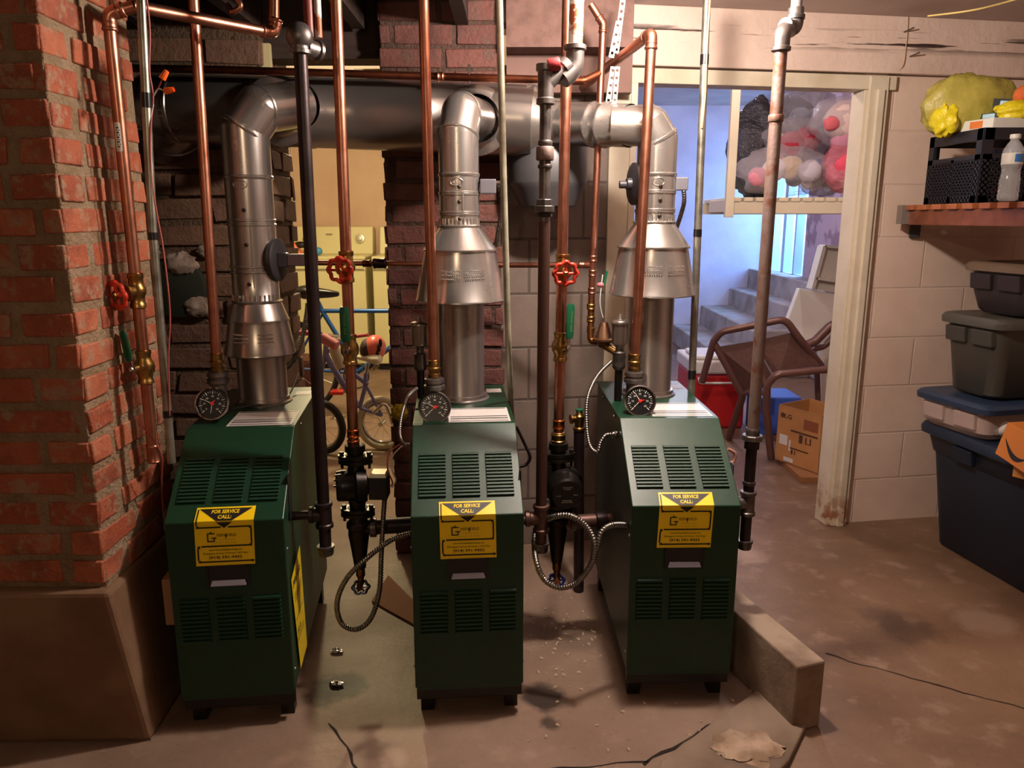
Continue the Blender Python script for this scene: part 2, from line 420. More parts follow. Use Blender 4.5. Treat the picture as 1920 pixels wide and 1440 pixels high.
# ---- brick masonry: separate bricks over a mortar core
def masonry(name, faces, core, bm_, mm, course=.077, blen=.225, joint=.014, proud=.007, jit=.004, rnd=1):
    rs = random.Random(rnd); mb = MB(); mb.mat(mm); mb.tint = .5
    for c in core: mb.box(*c)
    mb.mat(bm_)
    for (o, d, n, L, z0, z1, rev) in faces:
        o = Vector(o); d = Vector(d).normalized(); n = Vector(n).normalized()
        k = 0; z = z0
        while z < z1-.02:
            h = min(course, z1-z)
            u = -rs.uniform(.02, .09) if (k % 2) else 0.0
            header = (k % 2 == rev)
            first = True
            while u < L-.02:
                bl = (blen*.5 if (header and first) else blen*rs.uniform(.88, 1.05)); first = False
                a = max(u, 0); b = min(u+bl-joint*rs.uniform(.8, 1.5), L)
                if b-a > .03:
                    mb.tint = rs.random(); pr = proud*rs.uniform(.3, 1.5)
                    j = lambda: rs.uniform(-jit, jit)
                    zz0 = z+joint*.5+j()*.6; zz1 = z+h-joint*.5+j()*.6
                    q = []
                    for (uu, dd, hz) in ((a, -.03, zz0), (b, -.03, zz0), (b, pr, zz0), (a, pr, zz0), (a, -.03, zz1), (b, -.03, zz1), (b, pr, zz1), (a, pr, zz1)):
                        q.append(o+d*(uu+j())+n*(dd+(j()*.5 if dd > 0 else 0))+Vector((0, 0, hz+j()*.7)))
                    mb.hexa(q[:4], q[4:])
                u += bl
            z += course; k += 1
    mb.tint = None
    ob = mb.build(name, None, smooth=40, bevel=.004)
    ob['kind'] = 'structure'
    return ob
CX, CY = -1.005, 1.76     # corner of the near brick pier
masonry('wall_left', [((-1.75, CY, 0), (1, 0, 0), (0, -1, 0), CX+1.75, .455, 2.2, 1), ((CX, CY, 0), (0, 1, 0), (1, 0, 0), .40, .455, 2.2, 0)],
        [((-1.75, CY, .3), (CX, CY+.40, 2.2))], BRICK, MORTAR, rnd=3, joint=.021, jit=.0045, proud=.0055)
# flared concrete footing
b = [F(283, 1392), F(195, 1115, 0)]
p0 = F(283, 1390); yb = CY+.75
bot = [(-2.0, p0.y-.02, 0), (p0.x, p0.y, 0), (p0.x-.03, yb, 0), (-2.0, yb, 0)]
top = [(-2.0, CY-.05, .455), (CX+.02, CY-.035, .455), (CX, yb, .455), (-2.0, yb, .455)]
struct(MB().hexa(bot, top).build('trim_17', PLINTH, smooth=0, bevel=.012))
# sooty stone wall behind the left boiler
masonry('wall_back', [((-2.3, 3.02, 0), (1, 0, 0), (0, -1, 0), 1.375, 0, 2.0, 1), ((-.925, 3.02, 0), (0, 1, 0), (1, 0, 0), .3, 0, 2.0, 0)],
        [((-2.3, 3.02, 0), (-.925, 3.32, 2.2))], BRICK3, MORTAR3, course=.095, blen=.3, joint=.02, jit=.009, proud=.014, rnd=5)
# brick pier in the middle
px0 = P(727, 500, 2.95).x; px1 = P(944, 500, 2.95).x
masonry('wall_back', [((px0, 2.95, 0), (1, 0, 0), (0, -1, 0), px1-px0, 0, 2.12, 1), ((px0, 3.35, 0), (0, -1, 0), (-1, 0, 0), .4, 0, 2.12, 0)],
        [((px0, 2.95, 0), (px1-.01, 3.35, 2.12))], BRICK2, MORTAR2, course=.078, rnd=9)
bx('trim_18', (-2.3, 3.06, 1.93), (px0, 3.2, 2.2), DARKWOOD)     # header over the opening to the laundry
for (x0, y0, x1, y1) in ((455, 82, 509, 128), (664, 130, 722, 158)):
    a = P(x0, y0, 3.04); c = P(x1, y1, 3.04)
    struct(MB().box((a.x, 3.03, c.z), (c.x, 3.055, a.z)).build('trim_19', M('pale_board', '#c9b98a', .6), smooth=0))
# laundry room
bx('wall_rear', (-2.6, 7.42, 0), (.6, 7.55, 2.4), PINKWALL)
bx('wall_partition', (.25, 3.48, 0), (.37, 8.6, 2.5), BLUEWALL)
bx('wall_header', (-.12, 3.36, 2.1), (2.7, 3.47, 2.6), BARE)
# stair room
bx('wall_rear', (.37, 8.5, 0), (4.2, 8.65, 2.5), BLUEWALL)
FLAKE = M('flaking_pink_plaster', '#b79aa0', .7, 0, '#8f7076', 5, .5, .56, .8, 14)
SX = 2.78
bx('wall_stair', (SX, 3.6, 0), (SX+.14, 7.42, 2.5), FLAKE)
bx('wall_stair', (SX, 7.42, 0), (SX+.14, 8.5, .74), FLAKE)
bx('wall_stair', (SX, 7.42, 2.15), (SX+.14, 8.5, 2.5), FLAKE)
# stairs rising to the outside door
STEP = M('stair_concrete', '#a89c94', .8, 0, '#857668', 4, .4, .65, .6, 16)
rs = random.Random(4)
for k, (x0, x1) in enumerate(((1.80, 2.12), (2.10, 2.42), (2.40, 2.62), (2.60, 2.90))):
    mb = MB(); zt = .2*(k+1)
    b_ = [(x0-.03, 6.7-.1*k, 0), (x1, 6.7-.1*k, 0), (x1, 8.5, 0), (x0-.03, 8.5, 0)]
    mb.hexa(b_, [(p[0]+(.02 if p[0] < x1 else 0), p[1], zt+rs.uniform(-.01, .01)) for p in b_]); struct(mb.build('trim_2%d' % k, STEP, smooth=0, bevel=.012))
# ------------------------------------------------------------------ boilers
ZC, ZTOP, YS, DEP, BW, ZB = .592, .772, .246, .77, .295, .085
FY = .575     # flue centre behind the front
NS = Vector((0, -(ZTOP-ZC), YS)).normalized()     # outward normal of the slanted panel, local
SL = math.hypot(YS, ZTOP-ZC)
def sticker(root, X, CA, SA, tilt=0.0):
    """folded service sticker over the crease; local coordinates through X"""
    w = .147; up = .042; dn = .118; e = .0035
    def S(u, v, lift=0):     # u across, v>0 up the slope, v<0 down the front
        uu = u+tilt*v
        if v >= 0: return X(uu, v/SL*YS+NS.y*(e+lift)+0, ZC+v/SL*(ZTOP-ZC)+NS.z*(e+lift))
        return X(uu, -e-lift, ZC+v)
    mb = MB()
    def quad(u0, u1, v0, v1, lift=0):
        if v0 < 0 < v1: quad(u0, u1, v0, 0, lift); quad(u0, u1, 0, v1, lift); return
        mb.add([S(u0, v0, lift), S(u1, v0, lift), S(u1, v1, lift), S(u0, v1, lift)], [(0, 1, 2, 3)])
    quad(-w/2, w/2, -dn, up)
    st = mb.build('service_sticker', yellow, root, smooth=0)
    st['label'] = 'yellow service sticker folded over the crease'
    mb = MB(); L = .0006; t = .0022
    # black triangle
    def tri(a, b, c):
        mb.add([S(*a, L), S(*b, L), S(*c, L)], [(0, 1, 2)])
    tw = .066; vt = up-.005; vb = -.016
    um = tw*(0-vb)/(vt-vb)
    mb.add([S(-tw, vt, L), S(-um, 0, L), S(um, 0, L), S(tw, vt, L)], [(0, 1, 2, 3)]); tri((-um, -.0001), (0, vb), (um, -.0001))
    for (a, b_, c, d) in ((-.070, -.0665, -.009, .036), (-.066, -.008, -.0155, -.0115), (.010, .064, -.0155, -.0115), (.0645, .0685, -.061, -.018),
                          (-.058, .061, -.067, -.063), (-.069, -.065, -.103, -.070), (-.062, .068, -.1095, -.1055)):
        quad(a, b_, c, d, L)
    for (cu, cv) in ((-.0655, -.0125), (.0645, -.015), (.0645, -.064), (-.0645, -.067), (-.0635, -.1065), (.068, -.1075)):
        quad(cu-.0032, cu+.0032, cv-.0032, cv+.0032, L*1.5)
    # G of pipes
    g = (-.030, -.041)
    for (a, b_, c, d) in ((-.013, -.010, -.011, .011), (-.013, .006, .009, .012), (-.013, .004, -.012, -.009), (.003, .006, -.011, -.001), (-.003, .010, -.003, 0), (-.005, -.002, .012, .016)):
        quad(g[0]+a, g[0]+b_, g[1]+c, g[1]+d, L)
    def txt(s, u, v, w_, h_, bold=0, shear=0):
        if v >= 0: o = S(u, v, L*2); uy = (X(0, YS/SL, (ZTOP-ZC)/SL)-X(0, 0, 0))
        else: o = S(u, v, L*2); uy = Vector((0, 0, 1))
        textmesh(mb, s, o, Vector((CA, SA, 0)), uy, w_, h_, bold, shear)
    txt('REEN', -.008, -.035, .021, .0075); txt('F', .0055, -.038, .006, .0125, .02); txt('IELD', .020, -.035, .018, .0075)
    txt('Plumbing & Heating', .008, -.0475, .040, .0022); txt('4 Warren Street, Ardsley NY 10502', .000, -.0555, .060, .0022)
    txt('www.Greenfieldplumbing.com', .001, -.0755, .082, .006, .01); txt('Emergency Service 24 Hours / 365 Days', .001, -.085, .112, .006, .01)
    txt('(914) 591-9432', .001, -.0965, .082, .0095, .02)
    lo = mb.build('sticker_lettering', ink, st, smooth=0)
    mb = MB(); txt('FOR SERVICE', .0, .0275, .070, .0115, .03, .15); txt('CALL:', .0, .0115, .034, .0115, .03, .15)
    mb.build('sticker_heading', yellow, st, smooth=0)

def boiler(bx0, by0, label, yaw, sticker_tilt, side_tag=None):
    CA, SA = math.cos(math.radians(yaw)), math.sin(math.radians(yaw))
    def X(x, y, z): return Vector((bx0+x*CA-y*SA, by0+x*SA+y*CA, z))
    root = thing('boiler', X(0, DEP/2, 0), label, 'boiler', 'green gas boilers in a row')
    h = BW/2
    # jacket body: profile prism
    prof = [(.004, ZB), (.004, ZC-.004), (YS+.002, ZTOP-.004), (DEP, ZTOP-.004), (DEP, ZB)]
    mb = MB(); mb.poly_prism([X(-h+.004, y, z) for y, z in prof], X(BW-.008, 0, 0)-X(0, 0, 0))
    body = mb.build('jacket', green, root, smooth=0, bevel=.002)
    # folded front cover
    mb = MB(); t = .004
    pr = [(0, ZB+.012), (0, ZC), (YS, ZTOP), (YS+.012, ZTOP), (YS+.012, ZTOP-t*2), (YS+t, ZTOP-t*2), (t*2, ZC-t*2), (t*2, ZB+.012)]
    mb.poly_prism([X(-h, y, z) for y, z in pr], X(BW, 0, 0)-X(0, 0, 0))
    mb.build('front_cover', green, root, smooth=0, bevel=.0025)
    # side lips of the cover
    mb = MB()
    for sx in (-1, 1):
        pr = [(.002, ZB+.014), (.002, ZC-.002), (YS, ZTOP-.003), (YS+.03, ZTOP-.003), (YS+.03, ZTOP-.03), (YS, ZTOP-.04), (.04, ZC-.05), (.04, ZB+.014)]
        mb.poly_prism([X(sx*(h-.004)-.003, y, z) for y, z in pr], X(.0065, 0, 0)-X(0, 0, 0))
    mb.build('cover_side_lip', green, root, smooth=0)
    # top panel and seams
    mb = MB(); mb.box((-h, YS+.012, ZTOP-.006), (h, DEP+.003, ZTOP), X); mb.build('top_panel', green, root, smooth=0, bevel=.0015)
    mb = MB(); mb.box((-h+.003, .01, ZB-.03), (h-.003, .03, ZB+.01), X); mb.box((-h+.02, .05, ZB-.03), (h-.02, DEP-.05, ZB), X)
    mb.build('base_frame', black_metal, root, smooth=0, bevel=.002)
    for sx in (-1, 1):
        for yy in (.06, DEP-.08):
            MB().box((sx*(h-.03)-.018, yy-.02, 0), (sx*(h-.03)+.018, yy+.02, ZB-.03), X).build('leg', black_metal, root, smooth=0, bevel=.002)
    # louvres on the slope
    for cx in (-.091, 0, .091):
        mb = MB(); n = 13; s0, s1 = .059, .2045; w = .036; ps = (s1-s0)/n
        dy, dz = YS/SL, (ZTOP-ZC)/SL
        def Q(x, s, lift): return X(x, s*dy+NS.y*lift, ZC+s*dz+NS.z*lift)
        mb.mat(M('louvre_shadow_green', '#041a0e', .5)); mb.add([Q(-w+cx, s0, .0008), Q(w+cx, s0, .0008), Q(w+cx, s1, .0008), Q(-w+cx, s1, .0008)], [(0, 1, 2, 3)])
        mb.mat(green_shaded)  # fins use a darker copy of the enamel: their shade put into the colour
        for k in range(n):
            a = s0+k*ps; b_ = a+ps*.92
            vs = [Q(cx-w, b_, .0010), Q(cx+w, b_, .0010), Q(cx+w, b_-ps*.35, .0052), Q(cx+w, a, .0062), Q(cx-w, a, .0062), Q(cx-w, b_-ps*.35, .0052), Q(cx-w, a, .001), Q(cx+w, a, .001)]
            mb.add(vs, [(0, 1, 2, 5), (5, 2, 3, 4), (4, 3, 7, 6)])
            mb.add([vs[0], vs[5], vs[4], vs[6]], [(0, 1, 2, 3)]); mb.add([vs[1], vs[2], vs[3], vs[7]], [(0, 1, 2, 3)])
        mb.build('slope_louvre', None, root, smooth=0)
    for cx in (-.092, 0, .092):
        mb = MB(); n = 11; z0, z1 = .258, .386; w = .037; ps = (z1-z0)/n
        for k in range(n):
            a = z0+k*ps; b_ = a+ps*.62
            vs = [X(cx-w, -.0004, b_), X(cx+w, -.0004, b_), X(cx+w-.003, -.0062, b_-ps*.18), X(cx+w-.002, -.0062, a), X(cx-w+.002, -.0062, a), X(cx-w+.003, -.0062, b_-ps*.18), X(cx-w, -.0004, a), X(cx+w, -.0004, a)]
            mb.add(vs, [(0, 1, 2, 5), (5, 2, 3, 4), (4, 3, 7, 6), (0, 5, 4, 6), (1, 7, 3, 2)])
        mb.build('door_louvre', green, root, smooth=0)
    # handle recess
    mb = MB(); mb.mat(black_plastic); mb.box((-.05, -.0035, .415), (.05, .0, .472), X)
    mb.mat(black_plastic); mb.box((-.054, -.006, .468), (.054, -.001, .474), X); mb.box((-.054, -.006, .412), (-.049, -.001, .474), X); mb.box((.049, -.006, .412), (.054, -.001, .474), X)
    mb.build('handle_recess', None, root, smooth=0)
    mb = MB(); mb.hexa([X(-.045, -.012, .419), X(.045, -.012, .419), X(.045, -.003, .419), X(-.045, -.003, .419)], [X(-.041, -.007, .433), X(.041, -.007, .433), X(.041, -.003, .433), X(-.041, -.003, .433)])
    mb.build('handle', M('grey_handle', '#8a8590', .4, .3), root, smooth=0, bevel=.001)
    sticker(root, X, CA, SA, sticker_tilt)
    # rating plates on the top
    def plate(name, x0, y0, x1, y1, lines, m=paper):
        p = MB().box((x0, y0, ZTOP), (x1, y1, ZTOP+.0008), X).build(name, m, root, smooth=0)
        mb = MB()
        for (a, b_, k) in lines: mb.box((x0+.006, y0+(y1-y0)*a, ZTOP+.0009), (x1-.006, y0+(y1-y0)*b_, ZTOP+.0012), X)
        mb.build('plate_printing', ink, p, smooth=0)
    plate('rating_plate', -.045, YS+.02, h-.012, YS+.185, [(.06, .09, 0), (.2, .24, 0), (.27, .29, 0), (.36, .40, 0), (.92, .96, 0)])
    plate('rating_plate', .085, YS+.40, h-.012, YS+.455, [])
    # flue collar
    mb = MB(); mb.lathe(X(0, FY, ZTOP), (0, 0, 1), [(0, .09), (.004, .09), (.008, .083), (.018, .081)], 32); mb.build('flue_collar', sheet_dull, root)
    # screws
    for sx in (-1, 1):
        for z in (.15, .5): MB().sphere(X(sx*(h+.0005), .022, z), .004, 8, 6).build('screw', chrome, root)
        for y in (.35, .6): MB().sphere(X(sx*(h+.0005), y, ZTOP-.02), .004, 8, 6).build('screw', chrome, root)
    if side_tag:
        e = h+.0012
        p = MB().add([X(e, .10, .10), X(e, .225, .10), X(e, .205, .43), X(e, .045, .40)], [(0, 1, 2, 3)]).build('side_label', yellow, root, smooth=0)
        p['label'] = 'yellow energy label on the side of the jacket'
        mb = MB(); textmesh(mb, 'ENERGYGUIDE', X(e+.0006, .125, .375), Vector((-SA, CA, 0)), Vector((0, 0, 1)), .12, .02, .02)
        textmesh(mb, '82.0', X(e+.0006, .115, .22), Vector((-SA, CA, 0)), Vector((0, 0, 1)), .05, .016, .02)
        for z in (.335, .325, .315, .26, .20, .19): mb.add([X(e+.0006, .08, z), X(e+.0006, .19, z), X(e+.0006, .19, z+.003), X(e+.0006, .08, z+.003)], [(0, 1, 2, 3)])
        mb.build('label_lettering', ink, p, smooth=0)
    return root, X
B1, X1 = boiler(-.735, 1.845, 'green boiler at the left, nearest the brick pier, yellow label on its side', 6.6, .03, True)
B2, X2 = boiler(-.116, 1.885, 'middle green boiler of the three, under the widest draft hood', 4.8, -.015, True)
B3, X3 = boiler(.470, 1.952, 'green boiler at the right, in front of the doorway to the stairs', 1.2, .035)
# gas slot beside the pipe entering each jacket
for root, X in ((B1, X1), (B2, X2), (B3, X3)):
    MB().box((BW/2-.001, .085, .55), (BW/2+.0014, .112, .68), X).build('pipe_slot', black_plastic, root, smooth=0)
# small steel boxes on the boiler sides
MB().box((-BW/2-.028, .02, .30), (-BW/2-.001, .10, .43), X1).build('side_control_box', M('tan_box', '#8d6a48', .6), B1, smooth=0, bevel=.003)

# ------------------------------------------------------------------ flues
def flue(X, rl, ru, zs, hood, label, hlabel, elbow_pts, dmp=None):
    """zs: hood rim z, hood ridge z, cone top z, upper pipe top z"""
    c = X(0, FY, 0); zr, zg, zc, zt = zs; rr, rg = hood
    def at(z): return Vector((c.x, c.y, z))
    low = thing('flue_pipe', at(ZTOP), label, 'flue pipe', 'flue pipes rising from the boilers')
    mb = MB(); mb.lathe(at(ZTOP), (0, 0, 1), [(0, rl*1.04), (.006, rl*1.0), (zr-ZTOP+.03, rl)], 40, cap=False); mb.build('lower_pipe', sheet_dull, low, smooth=50)
    mb = MB(); L = zt-zc; pr = [(0, ru*1.06), (.004, ru*1.0)]
    for f in (.26, .30, .62, .655): pr += [(L*f-.004, ru), (L*f-.002, ru*1.045), (L*f+.002, ru*1.045), (L*f+.004, ru)]
    pr += [(L, ru)]
    mb.lathe(at(zc-.004), (0, 0, 1), pr, 40, cap=False)
    mb.box((c.x+ru*.25-.0015, c.y-ru*1.0, zc+.05), (c.x+ru*.25+.0015, c.y-ru*.9, zc+L*.6))
    up = mb.build('upper_pipe', sheet, low, smooth=50)
    mb = MB()
    for k in range(16): a = PI*(1+k/16+.03); mb.box((c.x+math.cos(a)*ru-.0016, c.y+math.sin(a)*ru-.0035, zc+.006), (c.x+math.cos(a)*ru+.0016, c.y+math.sin(a)*ru+.001, zc+.028))
    mb.build('crimp', sheet, up, smooth=0)
    for z in (zc+L*.16, zc+L*.46, zc+L*.72): MB().lathe((c.x+.004, c.y-ru-.001, z), (0, -1, 0), [(0, .006), (.003, .006), (.005, .003)], 8).build('screw', M('dark_screw', '#3a2c26', .5, .7), low)
    # segmented adjustable elbow
    pts = [Vector(p) for p in elbow_pts]; mb = MB(); n = len(pts)
    for i in range(n-1):
        a, b_ = pts[i], pts[i+1]; d = (b_-a).normalized(); Ls = (b_-a).length
        mb.lathe(a-d*.012, d, [(0, ru*1.0), (.004, ru*1.05), (.010, ru*1.05), (.013, ru*1.0), (Ls+.024, ru*1.0)], 36, cap=False)
        if i: mb.sphere(a, ru*1.005, 28, 16)
    e = mb.build('elbow', sheet, low, smooth=45)
    # embossed size oval
    mb = MB(); q = pts[0]; R = ru+.0012
    ov = [(q.x+R*math.sin(.30*math.cos(t)-.05), q.y-R*math.cos(.30*math.cos(t)-.05), q.z-.028+.012*math.sin(t)) for t in [2*PI*i/28 for i in range(28)]]
    mb.tube(ov, .0012, 6, closed=True); textmesh(mb, '4 26', (q.x-.003, q.y-R-.0008, q.z-.028), (1, 0, 0), (0, 0, 1), None, .010)
    mb.build('embossed_mark', sheet, low)
    # hood
    hd = thing('draft_hood', at(zr), hlabel, 'draft hood', 'draft hoods on the flues')
    mb = MB(); mb.lathe(at(zr), (0, 0, 1), [(0, rr), (.003, rr*1.02), (.007, rr*1.015), (.010, rr), (zg-zr-.006, rg), (zg-zr, rg*1.0)], 48, cap=False)
    mb.build('skirt', sheet, hd, smooth=30)
    mb = MB(); mb.lathe(at(zg), (0, 0, 1), [(-.005, rg*1.045), (0, rg*1.05), (.003, rg*1.02), ((zc-zg), ru*1.06), (zc-zg+.006, ru*1.12), (zc-zg+.010, ru*1.04)], 48, cap=False)
    mb.build('cone', sheet, hd, smooth=30)
    mb = MB()
    for r_, cx_ in ((0, -.055), (1, -.055), (2, -.055), (0, .03), (1, .03), (2, .03)):
        a0 = cx_/rr
        for k in range(9): a = a0+k*.055; R2 = rr*.93; mb.sphere((c.x+R2*math.sin(a), c.y-R2*math.cos(a)-.001, zr+(zg-zr)*.55+.012*(1-r_)), .0022, 6, 4)
    mb.build('embossed_warning', sheet, hd)
    return low, hd
# heights from the photo at each flue's distance
def zat(py, X): c = X(0, FY, 0); return P(0, py, c.y).z
c1, c2, c3 = X1(0, FY, 0), X2(0, FY, 0), X3(0, FY, 0)
TR = [P(345, 212, 2.86), P(480, 208, 2.86), P(880, 222, 2.80), P(1000, 228, 2.78)]     # trunk centre line
z = lambda py, X: zat(py, X)
e1 = [Vector((c1.x, c1.y, z(330, X1))), Vector((c1.x, c1.y, z(245, X1))), P(487, 205, c1.y+.02), P(556, 196, c1.y+.16)]
flue(X1, .0760, .0705, (z(662, X1), z(598, X1), z(567, X1), z(325, X1)), (.108, .091), 'bright flue pipe rising from the left boiler and elbowing into the flue trunk', 'small draft hood above the left boiler, lowest and narrowest of the three', e1)
e2 = [Vector((c2.x, c2.y, z(325, X2))), Vector((c2.x, c2.y, z(250, X2))), P(866, 213, c2.y+.03), P(893, 222, c2.y+.16)]
flue(X2, .0740, .0620, (z(563, X2), z(467, X2), z(427, X2), z(322, X2)), (.140, .112), 'bright flue pipe rising from the middle boiler into the trunk saddle', 'wide draft hood above the middle boiler, left of the grey drum', e2)
e3 = [Vector((c3.x, c3.y, z(325, X3))), Vector((c3.x, c3.y, z(262, X3))), P(1218, 236, c3.y+.0), P(1155, 236, c3.y+.02)]
flue(X3, .0740, .0620, (z(552, X3), z(462, X3), z(420, X3), z(322, X3)), (.137, .111), 'bright flue pipe rising from the right boiler to the end of the trunk', 'wide draft hood above the right boiler, in front of the doorway', e3)
# trunk
tr = thing('horizontal_flue', (TR[1].x, TR[1].y, TR[1].z-.12), 'long horizontal metal flue trunk running from the dark chimney corner to the right boiler', 'flue duct')
mb = MB(); R = .118
mb.lathe(TR[1], TR[2]-TR[1], [(-.30, R), (0, R), (.1, R), (.20, R), (.203, R*1.03), (.209, R*1.03), (.212, R), (.62, R), (.623, R*1.03), (.63, R*1.03), (.633, R), ((TR[2]-TR[1]).length, R)], 48, cap=False)
mb.lathe(TR[2], TR[3]-TR[2], [(0, R), ((TR[3]-TR[2]).length, R)], 48, cap=False)
mb.build('trunk_pipe', sheet_dull, tr, smooth=50)
mb = MB(); d = P(1060, 232, 2.72)-TR[3]
mb.lathe(TR[3], d, [(-.012, R*1.02), (.0, R*1.02), (.004, R), (d.length*.55, .075), (d.length*.6, .072), (d.length, .071)], 40, cap=False); mb.build('reducer', sheet, tr, smooth=40)
mb = MB(); a = P(1058, 232, 2.72); b_ = P(1182, 236, c3.y+.012); L = (b_-a).length
mb.lathe(a, b_-a, [(0, .070), (L*.45, .070), (L*.47, .073), (L*.5, .073), (L*.52, .068), (L*.62, .068), (L*.64, .072), (L*.67, .072), (L*.69, .066), (L, .066)], 36, cap=False); mb.build('branch_pipe', sheet, tr, smooth=50)
# saddles (tees) on the trunk
for (q, tgt, nm) in ((P(524, 208, 2.735), e1[-1], 1), (P(893, 226, 2.71), e2[-1], 2)):
    mb = MB(); d = (tgt-q).normalized(); mb.lathe(q, d, [(-.05, .112), (-.004, .112), (0, .115), (.004, .112), (.012, .100), (.02, .088), (.03, .080), (max(.04, (tgt-q).length), .076)], 40, cap=False)
    mb.build('saddle', sheet_dull if nm == 1 else sheet, tr, smooth=50)
# left elbow into the chimney
mb = MB(); pts = [TR[1]-(TR[2]-TR[1]).normalized()*.28, TR[1]-(TR[2]-TR[1]).normalized()*.36, P(318, 232, 2.94), P(310, 250, 3.02)]
for i in range(3):
    a, b_ = pts[i], pts[i+1]; d = (b_-a).normalized(); mb.lathe(a-d*.01, d, [(0, R*.99), (.004, R*1.03), (.012, R*1.03), (.016, R), ((b_-a).length+.02, R)], 36, cap=False); mb.sphere(b_, R*.995, 24, 14)
mb.build('trunk_elbow', sheet_dull, tr, smooth=45)
mb = MB()
for q in ((427, 200), (870, 190)):
    pass
mk = MB(); q = P(915, 225, 2.62)
for (a, b_) in (((905, 208), (912, 214)), ((912, 214), (924, 210)), ((909, 226), (922, 236)), ((921, 226), (910, 238)), ((914, 240), (908, 248)), ((916, 246), (922, 250))): mk.tube([P(*a, 2.655), P(*b_, 2.655)], .0014, 6)
mk.build('marker_writing', ink, tr)

# vent dampers
def damper(c, side, py, X, ru, label, disc=True):
    z = zat(py, X); r = thing('vent_damper', (c.x+side*(ru+.02), c.y, z-.05), label, 'vent damper', 'vent dampers on the flues')
    if disc: MB().lathe((c.x+side*(ru-.004), c.y, z), (side, -.15, 0), [(0, .066), (.014, .066), (.018, .06), (.020, .02), (.034, .018), (.036, .0)], 28).build('disc', dark_grey, r)
    return r, z
r, zz = damper(c1, 1, 487, X1, .069, 'dark vent damper with grey motor arm on the left flue')
x0 = c1.x+.08
mb = MB(); mb.box((x0, c1.y-.03, zz-.022), (x0+.03, c1.y+.0, zz+.022)); mb.build('bracket', dark_grey, r, smooth=0, bevel=.003)
mb = MB(); mb.box((x0+.03, c1.y-.03, zz-.018), (x0+.115, c1.y+.02, zz+.018)); mb.build('motor_box', M('mauve_grey_box', '#5c4c50', .5, .1), r, smooth=0, bevel=.003)
r, zz = damper(c2, 1, 350, X2, .0645, 'grey vent damper box with steel conduit on the middle flue', False)
mb = MB(); mb.box((c2.x+.066, c2.y-.025, zz-.022), (c2.x+.115, c2.y+.02, zz+.022)); mb.build('motor_box', M('box_grey', '#6a686e', .45, .3), r, smooth=0, bevel=.003)
r, zz = damper(c3, -1, 345, X3, .0645, 'dark round vent damper on the left side of the right flue')
mb = MB(); mb.box((c3.x+.058, c3.y-.025, zz-.02), (c3.x+.098, c3.y+.02, zz+.02)); mb.build('motor_box', M('box_grey', '#6a686e', .45, .3), r, smooth=0, bevel=.003)
mb = MB(); mb.lathe((c3.x-.10, c3.y-.03, zz-.003), (-1, -.1, 0), [(0, .012), (.02, .012), (.022, 0)], 12); mb.build('knob', dark_grey, r)
# ------------------------------------------------------------------ pipework
def pipe(name, label, cat, pts, r, m, group=None, R=.03, root=None, part='pipe'):
    """pts in world; returns the thing and a helper to add fittings"""
    pts = [Vector(p) for p in pts]
    if root is None:
        lo = min(pts, key=lambda p: p.z); root = thing(name, lo, label, cat, group)
    MB().tube(fillet(pts, R), r, 18).build(part, m, root, smooth=50)
    return root
def sleeve(root, c, axis, r, L, m=copper, name='coupling', beads=True):
    a = Vector(axis).normalized(); c = Vector(c)-a*L/2
    pr = [(0, r*1.08), (.001, r*1.16), (.004, r*1.22), (.006, r*1.12), (L-.006, r*1.12), (L-.004, r*1.22), (L-.001, r*1.16), (L, r*1.08)] if beads else [(0, r*1.1), (.002, r*1.18), (L-.002, r*1.18), (L, r*1.1)]
    return MB().lathe(c, a, pr, 20).build(name, m, root, smooth=40)
def elbow(root, a, b, c, r, m=copper, name='elbow', R=.03, arm=.03):
    """elbow body at b between directions to a and c"""
    a, b, c = map(Vector, (a, b, c)); d1 = (a-b).normalized(); d2 = (c-b).normalized()
    mb = MB(); mb.tube(fillet([b+d1*arm, b, b+d2*arm], R, 8), r*1.13, 18)
    for d in (d1, d2):
        o = b+d*(arm-.004); mb.lathe(o, d, [(0, r*1.12), (.002, r*1.26), (.007, r*1.26), (.009, r*1.1)], 18)
        mb.lathe(b+d*(arm-.016), d, [(0, r*1.12), (.002, r*1.2), (.004, r*1.2), (.006, r*1.1)], 18)
    return mb.build(name, m, root, smooth=50)
def hexnut(root, c, axis, r, L, m, name='nut', n=6):
    a = Vector(axis).normalized(); c = Vector(c)-a*L/2
    return MB().lathe(c, a, [(0, r*.92), (.001, r), (L-.001, r), (L, r*.92)], n).build(name, m, root, smooth=0, bevel=.0008)
def iron_tee(root, c, r, side, m=iron, L=.075, name='tee'):
    c = Vector(c); mb = MB(); mb.lathe(c-Vector((0, 0, L/2)), (0, 0, 1), [(0, r*1.2), (.002, r*1.48), (.011, r*1.48), (.014, r*1.28), (L-.014, r*1.28), (L-.011, r*1.48), (L-.002, r*1.48), (L, r*1.2)], 22)
    d = Vector(side).normalized(); mb.lathe(c, d, [(0, r*1.25), (L*.36, r*1.25), (L*.4, r*1.45), (L*.52, r*1.45), (L*.55, r*1.1)], 22)
    return mb.build(name, m, root, smooth=40)
def cap(root, c, r, m=iron_gray, L=.03, name='pipe_cap'):
    c = Vector(c); return MB().lathe(c, (0, 0, 1), [(0, r*.7), (.002, r*1.2), (.006, r*1.3), (L-.010, r*1.35), (L-.008, r*1.5), (L-.001, r*1.5), (L, r*1.2)], 22).build(name, m, root, smooth=40)
